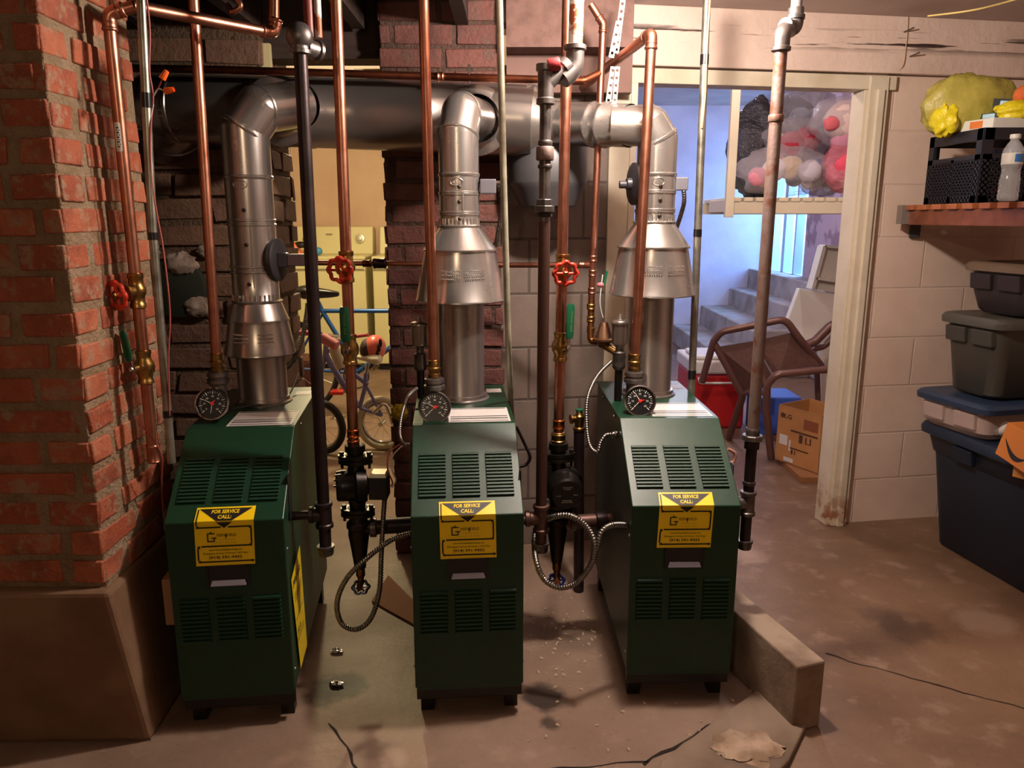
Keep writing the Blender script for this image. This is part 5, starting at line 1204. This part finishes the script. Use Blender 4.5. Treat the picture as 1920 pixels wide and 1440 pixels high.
# ------------------------------------------------------------------ stair room: shelf of toy bags
cream = M('cream_shelf_paint', '#d2c6a8', .5); YS_ = 4.55
x0 = P(1368, 400, YS_).x; x1 = 2.76; zt = P(1400, 378, YS_).z; zb_ = P(1400, 401, YS_).z
sh = thing('storage_shelf', ((x0+x1)/2, YS_+.3, zb_), 'cream painted slatted shelf hung inside the blue room, loaded with bags of toys', 'shelf')
MB().box((x0, YS_, zb_), (x1, YS_+.03, zt)).build('front_board', cream, sh, smooth=0, bevel=.003); MB().box((x0, YS_+.62, zb_), (x1, YS_+.65, zt)).build('rear_board', cream, sh, smooth=0)
pc = P(1376, 300, YS_); MB().box((pc.x-.022-.02, YS_-.04, zb_-.02), (pc.x+.026-.02, YS_-.002, 2.5)).build('post', cream, sh, smooth=0, bevel=.003)
MB().box((x0-.022, YS_-.002, zb_+.01), (x0+.0, YS_+.40, zt+.012)).build('end_rail', cream, sh, smooth=0, bevel=.003)
k = 0; x = x0+.01
while x < 2.25: MB().box((x, YS_-.006, zt), (x+.052, YS_+.66, zt+.024)).build('slat', cream, sh, smooth=0, bevel=.004); x += .068
SZ = zt+.0255
def plastic(nm, tint, alpha, rough=.12):
    if nm in MATS: return MATS[nm]
    t = NT(nm); t.set(lin(tint), rough, 0, .9); t.b.inputs['Alpha'].default_value = alpha; t.bump(t.noise(t.obj(), 9, 6, .65), .9, .05); MATS[nm] = t.m; return t.m
clear_bag = plastic('clear_bag_film', '#c8c0c4', .34, .1); grey_bag = plastic('cloudy_bag_film', '#a09ca4', .5, .2); black_bag = plastic('black_bag_film', '#1c1a20', 1.0, .2); pink_bag = plastic('pink_bag_film', '#d87a88', .6, .12)
def toybag(px, py, Y, r, sc, m, label, seed, inner, amp=.22):
    c = P(px, py, Y); o = crumpled('toy_bag', label, 'bag', c, r, sc, m, seed, amp, 1.8, 'bags of toys on the cream shelf', seg=32)
    rs = random.Random(seed)
    for (dx, dz, s, col) in inner:
        cc = c+Vector((dx*r, rs.uniform(-.25, .1)*r, dz*r)); mb = MB(); off = Vector((seed+dx, 2, 3))
        mb.sphere(cc-Vector((0, sc[1]*r*.35, 0)), s*r, 14, 9, (1, .55, .85), fn=lambda d: 1+.15*mnoise.noise(Vector(d)*2+off))
        mb.build('plush_filling', M('plush_'+col[1:], col, .8, bump=.3, bscale=80), o, smooth=60)
    return o
toybag(1418, 285, 4.95, .24, (.72, .5, 1.25), black_bag, 'black bin bag at the left end of the cream shelf', 31, [])
toybag(1472, 250, 5.08, .22, (1.1, .5, .9), black_bag, 'black bin bag lying behind the clear toy bags, near the top', 32, [])
toybag(1470, 322, 4.72, .21, (1.25, .6, .68), clear_bag, 'clear bag of pink and white toys at the front left of the cream shelf', 33, [(-.8, -.15, .3, '#d88a98'), (-.35, .05, .35, '#e0d8d4'), (.1, .1, .38, '#c9b08a'), (.6, .0, .35, '#b8b0b8'), (-.6, -.25, .22, '#e08a4a'), (.25, -.2, .25, '#2c3038')])
toybag(1490, 268, 4.86, .17, (1.2, .6, .8), clear_bag, 'clear bag holding red plush toys in the middle of the cream shelf', 34, [(-.2, -.1, .55, '#a8283a'), (.35, .1, .5, '#b03040'), (-.7, .1, .3, '#b8c8a0'), (-.4, -.4, .3, '#e07a70')])
toybag(1545, 332, 4.80, .17, (1.0, .6, .62), grey_bag, 'cloudy bag with grey and blue toys beside the pink bag', 35, [(-.3, .3, .35, '#3a5a98'), (.2, .0, .5, '#a89c98'), (-.5, -.1, .4, '#c8b8b8')])
toybag(1585, 315, 4.68, .15, (.9, .6, 1.0), pink_bag, 'pink plastic bag of plush toys against the door jamb', 36, [(0, .1, .6, '#d84a60'), (-.4, -.2, .4, '#e08aa0'), (.1, -.4, .4, '#f0d0c8')])
toybag(1577, 228, 4.72, .18, (1.0, .6, .8), clear_bag, 'clear bag with a large pale rag doll, highest against the door jamb', 37, [(.1, .0, .75, '#e0c8bc'), (-.45, -.1, .28, '#d86a70'), (.1, -.55, .5, '#c88a9c')], amp=.15)
toybag(1510, 212, 5.02, .18, (1.1, .7, .9), grey_bag, 'cloudy knotted bag rising in the middle of the pile', 38, [(.2, -.3, .5, '#8a8088'), (-.3, -.2, .4, '#9aa8b8')])
toybag(1535, 262, 5.05, .19, (1.1, .7, .9), plastic('smoky_bag_film', '#5c5a5e', .85, .2), 'smoky grey bag behind the rag doll bag', 39, [])

# brown tubular patio chair, tipped
BR = M('brown_metal_tube', '#6a4a40', .35, .3); BM = M('brown_mesh_fabric', '#5c3c30', .75, 0, '#503228', 60)
t = thing('patio_chair', P(1445, 850, 4.25), 'brown metal patio chair tipped forward inside the doorway, beside the cardboard box', 'chair')
def flat_tube(name, pts, w=.021, R=.07):
    mb = MB(); mb.tube(fillet(pts, R, 8), w, 12); return mb.build(name, BR, t, smooth=50)
flat_tube('arm_frame', [P(1316, 716, 4.55), P(1338, 640, 4.45), P(1352, 622, 4.42), P(1472, 598, 4.35), P(1500, 636, 4.35), P(1540, 686, 4.4)])
flat_tube('front_leg', [P(1340, 645, 4.46), P(1393, 742, 4.42), P(1366, 822, 4.60)])
flat_tube('arm_frame', [P(1556, 692, 4.05), P(1455, 702, 4.08), P(1438, 722, 4.1), P(1437, 770, 4.13), P(1446, 860, 4.18)])
flat_tube('cross_bar', [P(1393, 740, 4.42), P(1405, 734, 4.32), P(1440, 738, 4.14)], .015)
mb = MB(); mb.poly_prism([P(1345, 651, 4.46), P(1412, 640, 4.42), P(1446, 702, 4.38), P(1440, 726, 4.30), P(1392, 733, 4.42)], (0, .012, 0)); mb.build('seat_panel', BM, t, smooth=0)
mb = MB(); mb.poly_prism([P(1416, 640, 4.42), P(1484, 624, 4.38), P(1538, 685, 4.36), P(1462, 697, 4.34), P(1450, 699, 4.36)], (0, .012, 0)); mb.build('back_panel', BM, t, smooth=0)
t = thing('patio_chair', P(1540, 760, 4.75), 'second brown patio chair mostly hidden behind the door jamb', 'chair')
flat_tube('arm_frame', [P(1505, 650, 4.65), P(1528, 640, 4.65), P(1562, 606, 4.65), P(1590, 612, 4.65)], .028); flat_tube('back_frame', [P(1520, 655, 4.7), P(1545, 650, 4.7), P(1580, 612, 4.7)], .020); flat_tube('leg', [P(1522, 652, 4.68), P(1532, 700, 4.72), P(1535, 790, 4.78)], .018)
# white plastic pieces leaning behind
wp = M('cream_plastic_panel', '#d0c8b4', .45)
def slabpoly(name, label, cat, pix, Y, th, m, extra=None):
    mb = MB(); mb.poly_prism([P(a, b, Y+(c if c else 0)) for a, b, c in pix], (0, th, 0)); o = mb.build(name, m, smooth=0, bevel=.004); tag(o, label, cat); return o
slabpoly('leaning_board', 'big off-white plastic panel leaning behind the brown patio chair', 'panel', [(1499, 541, .1), (1566, 552, .1), (1572, 600, 0), (1556, 779, 0), (1540, 779, 0), (1538, 628, -.05), (1507, 648, -.1), (1476, 603, 0)], 5.2, .06, wp)
t = thing('shelf_unit', P(1550, 545, 5.4), 'cream plastic shelf unit leaning high behind the door jamb', 'shelf')
mb = MB(); mb.poly_prism([P(1547, 461, 5.4), P(1590, 466, 5.4), P(1590, 552, 5.4), P(1525, 542, 5.4)], (0, .02, 0)); mb.build('back_board', wp, t, smooth=0)
for (a, b_) in (((1547, 461), (1525, 542)), ((1531, 522), (1590, 531)), ((1547, 461), (1590, 466))):
    p, q = P(*a, 5.3), P(*b_, 5.3); mb = MB(); dv = Vector((0, .1, 0)); s = Vector((0, 0, .008)) if abs(p.x-q.x) > .15 else Vector((.012, 0, 0)); mb.hexa([p-s, p+s, p+s+dv, p-s+dv], [q-s, q+s, q+s+dv, q-s+dv]); mb.build('shelf_board', wp, t, smooth=0)
# cooler
t = thing('cooler', (1.24, 5.1, 0), 'red cooler with a white lid behind the brown patio chair', 'cooler')
cx0 = P(1296, 700, 4.85).x; z1 = P(1300, 688, 4.85).z; z2 = P(1300, 668, 4.85).z
MB().box((cx0+.01, 4.86, 0), (cx0+.36, 5.3, z1-.05)).build('tub', M('red_cooler_plastic', '#b01c1e', .4), t, smooth=0, bevel=.02)
mb = MB(); mb.box((cx0, 4.85, z1-.05), (cx0+.37, 5.31, z2-.03)); mb.box((cx0+.03, 4.87, z2-.03), (cx0+.3, 5.2, z2+.0)); mb.build('lid', M('white_cooler_lid', '#d6d2c8', .4), t, smooth=0, bevel=.015)
MB().tube(fillet([(cx0+.05, 4.845, z1-.07), (cx0+.05, 4.82, z1-.10), (cx0+.3, 4.82, z1-.10), (cx0+.3, 4.845, z1-.07)], .02), .008, 8).build('carry_handle', white_plastic, t)
# blue bag and slab under the chair
p = P(1457, 742, 4.75); tag(MB().box((p.x-.12, 4.7, .0), (p.x+.14, 4.98, p.z)).build('blue_crate', M('blue_lid_box', '#3a5ab0', .45), smooth=0, bevel=.01), 'box with a blue top glimpsed under the brown patio chair', 'box')
# LG carton
t = thing('cardboard_box', (1.66, 4.0, 0), 'open brown carton with LG printing beside the door jamb', 'box')
A = Vector((1.465, 4.10, .035)); Bq = Vector((1.605, 3.84, .035)); wd = Vector((.22, .14, 0)); hh = Vector((0, 0, .315)); 
dd = (Bq-A).normalized(); L = (Bq-A).length; nn = Vector((dd.y, -dd.x, 0)); nn = nn if nn.x < 0 else -nn
mb = MB(); th = .006
def wallp(p, q, h, nm='carton_side', m=card):
    n = (q-p).normalized().cross(Vector((0, 0, 1)))*th
    MB().hexa([p, q, q-n, p-n], [p+h, q+h, q-n+h, p-n+h]).build(nm, m, t, smooth=0)
wallp(A, Bq, hh); wallp(Bq, Bq+wd, hh, m=card_dk); wallp(Bq+wd, A+wd, hh); wallp(A+wd, A, hh)
MB().hexa([A, Bq, Bq+wd, A+wd], [p+Vector((0, 0, .006)) for p in (A, Bq, Bq+wd, A+wd)]).build('carton_floor', card, t, smooth=0)
mb = MB(); mb.hexa([A+hh, Bq+hh, Bq+hh+nn*.002, A+hh+nn*.002], [A+hh*1.0+wd*.28+Vector((0, 0, -.07)), Bq+hh+wd*.28+Vector((0, 0, -.07)), Bq+hh+wd*.28+Vector((0, 0, -.066)), A+hh+wd*.28+Vector((0, 0, -.066))]); mb.build('flap', card_dk, t, smooth=0)
mb = MB(); f0 = Bq+hh; f1 = Bq+wd+hh; up = Vector((-.02, .0, .10)); mb.hexa([f0+wd*.25, f1, f1+Vector((0, .004, 0)), f0+wd*.25+Vector((0, .004, 0))], [f0+up+wd*.2, f1+up, f1+up+Vector((0, .004, 0)), f0+up+wd*.2+Vector((0, .004, 0))]); mb.build('flap', card, t, smooth=0)
mb = MB(); e = nn*.0012; fc = lambda s, h: A+dd*(L*s)+Vector((0, 0, h))+e
textmesh(mb, 'LG', fc(.24, .262), dd, (0, 0, 1), .05, .026, .03)
rc = [fc(.11, .262)+(dd*math.cos(a)+Vector((0, 0, 1))*math.sin(a))*.014 for a in [2*PI*i/18 for i in range(18)]]; mb.add(rc, [tuple(range(18))])
def q4(s0, s1, h0, h1): mb.add([fc(s0, h0), fc(s1, h0), fc(s1, h1), fc(s0, h1)], [(0, 1, 2, 3)])
for r in ((.32, .93, .185, .195), (.32, .75, .09, .097), (.52, .6, .135, .18), (.66, .69, .14, .175), (.76, .79, .14, .175), (.66, .79, .138, .142), (.36, .4, .06, .085), (.44, .46, .06, .085)): q4(*r)
mb.build('carton_printing', M('carton_print_brown', '#4a2c18', .7), t, smooth=0)
mb = MB(); q4(.60, .92, .215, .27); mb.build('brown_panel_print', M('carton_print_panel', '#7c4424', .7), t, smooth=0)
mb = MB(); q4(.07, .26, .10, .155); q4(.30, .34, .075, .135); q4(.2, .42, .012, .035); mb.build('shipping_label', paper, t, smooth=0)
tag(MB().hexa([A+dd*.05+wd*.3+Vector((0, 0, .16)), Bq-dd*.06+wd*.25+Vector((0, 0, .16)), Bq-dd*.06+wd*.7+Vector((0, 0, .16)), A+dd*.05+wd*.7+Vector((0, 0, .16))], [p+Vector((.0, 0, .215)) for p in (A+dd*.07+wd*.45, Bq-dd*.12+wd*.4, Bq-dd*.12+wd*.7, A+dd*.07+wd*.7)]).build('white_appliance', white_plastic, smooth=0, bevel=.006), 'white plastic appliance sticking out of the open LG carton', 'appliance')
tag(MB().box((1.50, 3.80, .0), (1.78, 4.2, .033)).build('flat_carton', card_dk, smooth=0, bevel=.002), 'flattened dark carton under the LG carton', 'box')

# ------------------------------------------------------------------ laundry room
app = M('cream_appliance_enamel', '#e2dca8', .35); 
def washer(xl, xr, label, dials):
    t = thing('washing_machine', ((xl+xr)/2, 7.1, 0), label, 'washer', 'cream laundry machines')
    MB().box((xl, 6.82, .06), (xr, 7.38, .99)).build('cabinet', app, t, smooth=0, bevel=.012)
    MB().box((xl-.004, 6.80, .99), (xr+.004, 7.38, 1.02)).build('top', app, t, smooth=0, bevel=.01)
    MB().hexa([(xl, 7.22, 1.02), (xr, 7.22, 1.02), (xr, 7.38, 1.02), (xl, 7.38, 1.02)], [(xl, 7.27, 1.27), (xr, 7.27, 1.27), (xr, 7.38, 1.27), (xl, 7.38, 1.27)]).build('control_panel', app, t, smooth=0, bevel=.01)
    MB().box((xl+.03, 6.86, 0), (xr-.03, 7.3, .06)).build('plinth', black_plastic, t, smooth=0)
    for f, r in dials:
        MB().lathe((xl+(xr-xl)*f, 7.238, 1.16), (0, -1, .15), [(0, r), (.012, r*.95), (.014, r*.6), (.03, r*.5), (.032, 0)], 20).build('dial', M('cream_dial', '#c8c4b0', .3, .4), t)
    mb = MB(); mb.box((xl+.005, 6.797, .905), (xr-.005, 6.803, .911)); mb.box((xl+(xr-xl)*.42, 7.225, 1.2), (xl+(xr-xl)*.5, 7.23, 1.206)); mb.build('seam', dark_grey, t, smooth=0)
xr = P(690, 600, 6.85).x; xl2 = P(703, 600, 6.85).x
washer(xr-.74, xr, 'cream washing machine at the back of the laundry room, with an orange thing on top', [(.84, .045), (.15, .02)])
washer(xl2, xl2+.70, 'second cream laundry machine, half hidden behind the brick pier', [(.8, .04)])
q = P(596, 452, 7.0); q.z = 1.057; tag(MB().sphere(q, .036, 20, 12).build('ball', M('light_blue_ball', '#4a9ad0', .5), smooth=60), 'light blue ball on the cream washing machine', 'ball')
t = thing('toy_truck', (P(545, 450, 7.0).x, 7.05, 1.022), 'orange plastic toy on the cream washing machine', 'toy'); q = Vector((P(547, 450, 7.0).x, 7.02, 1.022))
MB().hexa([q+Vector((-.1, -.05, 0)), q+Vector((.09, -.05, 0)), q+Vector((.09, .05, 0)), q+Vector((-.1, .05, 0))], [q+Vector((-.1, -.05, .11)), q+Vector((.03, -.05, .11)), q+Vector((.03, .05, .11)), q+Vector((-.1, .05, .11))]).build('shell', orange_pl, t, smooth=0, bevel=.015)
MB().box(q+Vector((-.06, -.055, .05)), q+Vector((.0, -.04, .1))).build('window', M('yellow_orange', '#ffb21e', .4), t, smooth=0, bevel=.005); MB().sphere(q+Vector((.07, .0, .09)), .05, 14, 8, (1.3, .7, .6)).build('dark_top', black_plastic, t)
# taps and wires on the pink wall
q = P(545, 372, 7.38); t = thing('tap', q, 'small black tap wheel on the pink laundry wall', 'tap'); MB().ring_torus(q, (0, -1, 0), .035, .010, 20, 6).build('wheel', black_metal, t); MB().cyl(q, q+Vector((0, 0, -.24)), .008, 8).build('drop_pipe', wire_white, t); MB().cyl(q+Vector((0, .02, .02)), P(546, 268, 7.40), .006, 8).build('feed_pipe', wire_white, t)
cable('wire', [P(524, 268, 7.40), P(523, 330, 7.40), P(524, 420, 7.40)], .006, wire_white, 'pale wire running down the left of the pink laundry wall', 'wire')
# adult bicycle
BL = M('blue_bicycle_paint', '#2a5a9c', .3, .2)
YB = 5.2; t = thing('bicycle', P(620, 778, YB), 'blue adult bicycle with a black saddle in front of the washing machine', 'bicycle', 'bicycles in the laundry room')
def bt_(name, pts, r, m): return MB().tube([P(a, b, YB+(c if len(k) > 2 else 0)) for k in pts for a, b, c in [k if len(k) > 2 else (k[0], k[1], 0)]], r, 10).build(name, m, t, smooth=50)
bt_('top_tube', [(602, 583), (790, 583)], .015, BL); bt_('seat_tube', [(596, 566), (604, 583), (640, 642), (668, 700)], .016, BL); bt_('seat_stay', [(604, 590), (575, 640), (548, 690)], .009, BL); bt_('chain_stay', [(548, 690), (668, 700)], .010, BL); bt_('down_tube', [(668, 700), (800, 600)], .017, BL); bt_('fork', [(798, 575), (806, 610), (828, 692)], .013, BL)
bt_('seat_post', [(592, 556), (597, 568)], .012, chrome)
mb = MB(); s0 = P(553, 544, YB); s1 = P(636, 549, YB); rr = []
for f, w_, h_ in ((0, .02, .02), (.06, .06, .034), (.2, .085, .046), (.35, .08, .044), (.55, .045, .034), (.8, .028, .024), (.96, .02, .014), (1, .006, .005)):
    c = s0.lerp(s1, f); rr.append([c+Vector((0, math.cos(a)*w_, math.sin(a)*h_-.012*(1-abs(math.cos(a))))) for a in [2*PI*i/16 for i in range(16)]])
mb.rings(rr); mb.build('saddle', M('black_saddle', '#171616', .35), t, smooth=60)
def wheel(t, c, R, ax, tyre, tr=.018, spokes=18, rim=chrome):
    MB().ring_torus(c, ax, R-tr, tr, 48, 10).build('tyre', tyre, t, smooth=60)
    MB().ring_torus(c, ax, R-tr*2.1, tr*.45, 48, 6).build('rim', rim, t, smooth=60)
    u, w, a = frame(ax); mb = MB()
    for k in range(spokes): th = 2*PI*k/spokes; d = u*math.cos(th)+w*math.sin(th); mb.tube([c+a*(.02 if k % 2 else -.02), c+d*(R-tr*2)], .0013, 4)
    mb.build('spokes', chrome, t); MB().cyl(c-a*.035, c+a*.035, .014, 12).build('hub', chrome, t)
tyre = M('black_tyre', '#151414', .7)
for px in (548, 828): c = P(px, 690, YB); c.z = .335; wheel(t, c, .335, (.05, 1, 0), tyre)
c = P(668, 705, YB-.03); MB().ring_torus(c, (0, 1, 0), .085, .006, 32, 6).build('chainring', dark_grey, t); MB().tube([c, c+Vector((-.12, -.02, -.10))], .008, 8).build('crank', chrome, t)
mb = MB(); c = c+Vector((-.12, -.05, -.10)); mb.box(c-Vector((.045, .05, .012)), c+Vector((.045, .04, .012))); mb.build('pedal', M('red_pedal', '#a8241e', .4), t, smooth=0, bevel=.004)
# child's bicycle
LV = M('lavender_paint', '#7a78b0', .35, .1); YK = 4.35; whitet = M('cream_tyre', '#c4bda4', .6)
t = thing('bicycle', P(670, 830, YK), 'small lavender child\'s bicycle with pink grips and cream tyres', 'bicycle', 'bicycles in the laundry room')
def kt(name, pts, r, m): return MB().tube([P(a, b, YK+c) for a, b, c in pts], r, 10).build(name, m, t, smooth=50)
kt('down_tube', [(612, 668, 0), (640, 715, 0), (672, 762, 0)], .018, LV); kt('top_tube', [(618, 655, 0), (650, 690, 0), (690, 722, 0)], .014, LV); kt('seat_tube', [(686, 700, 0), (684, 728, 0), (674, 765, 0)], .013, LV); kt('chain_stay', [(674, 765, 0), (716, 779, .04)], .010, LV); kt('seat_stay', [(686, 722, 0), (716, 779, .04)], .009, LV)
kt('head_tube', [(613, 640, 0), (610, 672, 0)], .018, LV); kt('fork', [(610, 668, 0), (600, 705, -.02), (596, 770, -.04)], .012, LV)
kt('handlebar', [(617, 628, .20), (640, 632, .1), (650, 640, 0), (640, 636, -.08), (618, 638, -.2)], .009, chrome)
kt('stem', [(613, 645, 0), (640, 634, .02)], .012, chrome)
mb = MB(); a = P(603, 632, YK-.2); b_ = P(627, 646, YK-.22); mb.lathe(a, b_-a, [(0, .026), (.004, .03), (.10, .028), (.104, .02)], 16); mb.build('grip', M('pink_grip', '#c0707c', .5), t, smooth=30)
MB().lathe(P(562, 624, YK+.1), (1, .1, -.05), [(0, .016), (.06, .016), (.062, .01)], 14).build('grip', M('red_pink_grip', '#a83a50', .5), t)
kt('handle_end', [(667, 631, .15), (690, 628, .12)], .010, M('red_pink_grip', '#a83a50', .5))
mb = MB(); s = [P(666, 668, YK), P(715, 672, YK)]; rr = []
for f, w_, h_ in ((0, .01, .008), (.15, .02, .014), (.4, .03, .02), (.7, .065, .03), (.9, .07, .032), (1, .05, .02)):
    c = s[0].lerp(s[1], f)+Vector((0, 0, -.005)); rr.append([c+Vector((0, math.cos(a)*w_, math.sin(a)*h_)) for a in [2*PI*i/16 for i in range(16)]])
mb.rings(rr); mb.build('saddle', M('white_saddle', '#cfc8b4', .45), t, smooth=60); kt('seat_post', [(690, 682, 0), (686, 702, 0)], .010, chrome)
c = P(716, 778, YK+.04); c.z = .165; wheel(t, c, .165, (.15, 1, 0), whitet, .022, 12); c = P(600, 770, YK-.04); c.z = .165; wheel(t, c, .165, (.35, 1, 0), tyre, .02, 12)
kt('basket_plate', [(625, 650, -.1), (640, 690, -.1)], .03, M('white_weave', '#bdb4a4', .7))
mb = MB(); mb.tube(fillet([P(700, 775, YK-.05), P(722, 752, YK-.05), P(738, 800, YK-.05)], .03), .010, 8); mb.build('chain_guard', chrome, t)
# helmet on the handlebar end
c = P(703, 652, YK+.05); tl = thing('bicycle_helmet', c, 'coral pink child helmet hanging above the cream saddle', 'helmet')
mb = MB(); mb.sphere(c, .075, 24, 14, (.85, 1.1, 1.0)); mb.build('shell', M('coral_helmet', '#d8685a', .35), tl, smooth=60)
mb = MB()
for k in (-1, 0, 1): mb.sphere(c+Vector((.035+.01*k, -.070, .01+k*.03)), .016, 10, 6, (.7, .6, 1.6))
mb.build('vents', M('helmet_vent_black', '#141214', .6), tl); MB().sphere(c+Vector((-.045, -.01, -.01)), .068, 16, 10, (.6, 1, .95)).build('lining', M('helmet_lining', '#3a2226', .7), tl)
kt2 = MB().tube([c+Vector((-.02, -.05, -.06)), c+Vector((.0, -.06, -.12)), c+Vector((.03, -.04, -.07))], .004, 6).build('strap', black_plastic, tl)
# dark clutter below the machines on the left
tag(MB().box((P(535, 700, 5.6).x, 5.6, 0), (P(586, 700, 5.6).x, 5.9, .32)).build('dark_box', M('dark_reddish_box', '#4a1e18', .6), smooth=0, bevel=.01), 'dark red box on the laundry floor left of the bicycles', 'box')
tag(MB().box((P(556, 620, 5.9).x-.0, 5.95, 0), (P(560, 620, 5.9).x+.02, 6.2, .72)).build('cream_panel', app, smooth=0, bevel=.01), 'narrow cream panel standing left of the blue bicycle', 'panel') if 0 else None
t = thing('yellow_bow', F(748, 795), 'crumpled yellow plastic piece on the floor behind the middle boiler', 'scrap') if 0 else None
q = F(752, 905); crumpled('yellow_scrap', 'crumpled yellow plastic scrap beside the brick pier foot', 'scrap', P(748, 772, 2.9)*1.0, .03, (1, .6, 1), M('yellow_scrap_plastic', '#c8a81e', .5), 61, amp=.4)

# ------------------------------------------------------------------ odds on walls and floor
q = P(330, 540, 2.99); t = thing('cleanout_cover', q-Vector((0, 0, .1)), 'dark round metal cover on the sooty stone wall behind the conduit', 'cover')
MB().lathe(q+Vector((0, .02, 0)), (0, -1, 0), [(0, .115), (.02, .115), (.024, .105), (.026, .02), (.03, 0)], 32).build('disc', M('dark_green_metal', '#34382e', .5, .4), t)
for k, (px, py, r) in enumerate(((340, 495, .055), (278, 470, .04), (372, 575, .05), (385, 470, .03))):
    crumpled('plaster_lump', ('pale crumbling plaster lump above the round cover', 'pale plaster lump left of the leftmost conduit', 'brownish plaster lump right of the round cover', 'small plaster lump near the left flue')[k], 'plaster', P(px, py, 2.99), r, (1.1, .45, .8), M('crumbling_plaster', '#a89484', .9, 0, '#6e5a4a', 14, .4, .6, .6, 40), 70+k, .28, 2.2)
cable('wire', [WB.pt(WB.hit(1690, 36)[0], WB.hit(1690, 36)[1], .04), WB.pt(WB.hit(1689, 60)[0], WB.hit(1689, 60)[1], .04), WB.pt(WB.hit(1686, 95)[0], WB.hit(1686, 95)[1], .04), WB.pt(WB.hit(1680, 128)[0], WB.hit(1680, 128)[1], .04), WB.pt(WB.hit(1668, 140)[0], WB.hit(1668, 140)[1], .02)], .002, M('painted_wire', '#b8987c', .6), 'thin painted wire hanging down the beam at the door corner', 'wire')
cable('wire', [P(1740, 30, 2.78), P(1830, 18, 2.62), P(1930, -8, 2.45)], .003, M('cream_cable', '#c9b06a', .5), 'cream cable running along the ceiling at top right', 'wire')
for k, (px, py) in enumerate(((1695, 60), (1706, 106))):
    u_, z_ = WB.hit(px, py, .035); q = WB.pt(u_, z_, .035); o = MB().cyl(q, q+Vector((.02, -.035, .008)), .003, 8).build('nail', iron_gray); tag(o, ('bent nail in the beam, the upper of two beside the thin wire', 'bent nail in the beam, the lower of two beside the thin wire')[k], 'nail', 'nails in the beam')
# concrete block and broken slab by the right boiler
CB = M('dusty_block_concrete', '#94806c', .85, 0, '#6e5a48', 7, .4, .65, .6, 40)
mb = MB(); yf = .008
nf = Vector((.835, 1.845, 0)); fl_ = Vector((.750, 1.815, 0)); far = Vector((-.135, .47, 0)); mb.hexa([fl_, nf, nf+far, fl_+far], [p+Vector((0, 0, .198)) for p in (fl_, nf, nf+far, fl_+far)])
o = mb.build('concrete_block', CB, smooth=0, bevel=.006); tag(o, 'long dusty concrete block lying beside the right boiler', 'block')
mb = MB(); pp = [F(1238, 1440), F(1335, 1366), F(1440, 1290), F(1478, 1318), F(1522, 1346), F(1478, 1440), F(1420, 1500), F(1230, 1500)]
mb.poly_prism(pp, (0, 0, .022)); struct(mb.build('trim_40', M('broken_slab_concrete', '#84705e', .7, 0, '#5c4838', 3, .4, .65, .6, 30), smooth=0, bevel=.005))
crumpled('concrete_patch', 'pale crumbled mortar patch on the broken slab corner', 'patch', F(1400, 1402, .022), .085, (1.0, .75, .07), M('pale_mortar', '#a8907a', .9, 0, '#7c654f', 12, .4, .6, .7, 30), 81, .35)
# floor cracks: thin open joints
def crack(pts, w, seed):
    rs = random.Random(seed); P3 = [F(a, b, .0015) for a, b in pts]; path = []
    for a, b_ in zip(P3, P3[1:]):
        n = max(2, int((b_-a).length/.03)); d = (b_-a).normalized(); s = Vector((-d.y, d.x, 0))
        for k in range(n): path.append(a.lerp(b_, k/n)+s*rs.uniform(-.006, .006))
    path.append(P3[-1]); L_, R_ = [], []
    for i, p in enumerate(path):
        d = (path[min(i+1, len(path)-1)]-path[max(i-1, 0)]).normalized(); s = Vector((-d.y, d.x, 0))*w*rs.uniform(.3, 1); L_.append(p+s); R_.append(p-s)
    n = len(path); mb = MB(); mb.add(L_+R_, [(i, i+1, n+i+1, n+i) for i in range(n-1)]); struct(mb.build('trim_4%d' % (seed % 10), M('crack_dirt', '#1e140e', .95), smooth=0))
crack([(1205, 1432), (1262, 1402), (1330, 1362), (1395, 1318), (1432, 1290)], .006, 1)
crack([(1548, 1226), (1640, 1252), (1760, 1285), (1925, 1330)], .0035, 2)
crack([(618, 1355), (650, 1400), (672, 1445)], .004, 3)
crack([(1000, 1440), (1130, 1434), (1215, 1428)], .003, 4)
crack([(250, 1195), (262, 1290), (282, 1388)], .003, 5)
# brown cardboard between the boilers
mb = MB(); mb.poly_prism([F(728, 1080, .004), F(776, 1128, .004), F(776, 1172, .004), F(697, 1128, .004)], (0, 0, .004)); tag(mb.build('cardboard_piece', M('rust_brown_cardboard', '#7a4a28', .8), smooth=0), 'rust brown cardboard piece on the floor between the left and middle boilers', 'cardboard')
# crumbs of mortar on the slab
rs = random.Random(5); CR = M('pale_crumb', '#c0a890', .9); mb = MB()
for k in range(150):
    a, b_ = (rs.gauss(1060, 45), rs.gauss(1190, 45)) if k % 3 else (rs.uniform(990, 1500), rs.uniform(1180, 1420))
    if k % 7 == 0: a, b_ = rs.gauss(1455, 25), rs.gauss(1300, 12)
    q = F(a, b_, .0018); s = rs.uniform(.0018, .0045); an = rs.uniform(0, 3); u = Vector((math.cos(an), math.sin(an), 0))*s*1.5; v = Vector((-u.y, u.x, 0))*.6
    mb.hexa([q-u-v, q+u-v, q+u+v, q-u+v], [q-u*.5-v*.6+Vector((0, 0, s)), q+u*.6-v*.5+Vector((0, 0, s)), q+u*.5+v*.5+Vector((0, 0, s)), q-u*.6+v*.4+Vector((0, 0, s))])
o = mb.build('mortar_crumbs', CR, smooth=0); tag(o, 'pale mortar crumbs scattered on the floor around the right boiler', 'crumbs', kind='stuff')
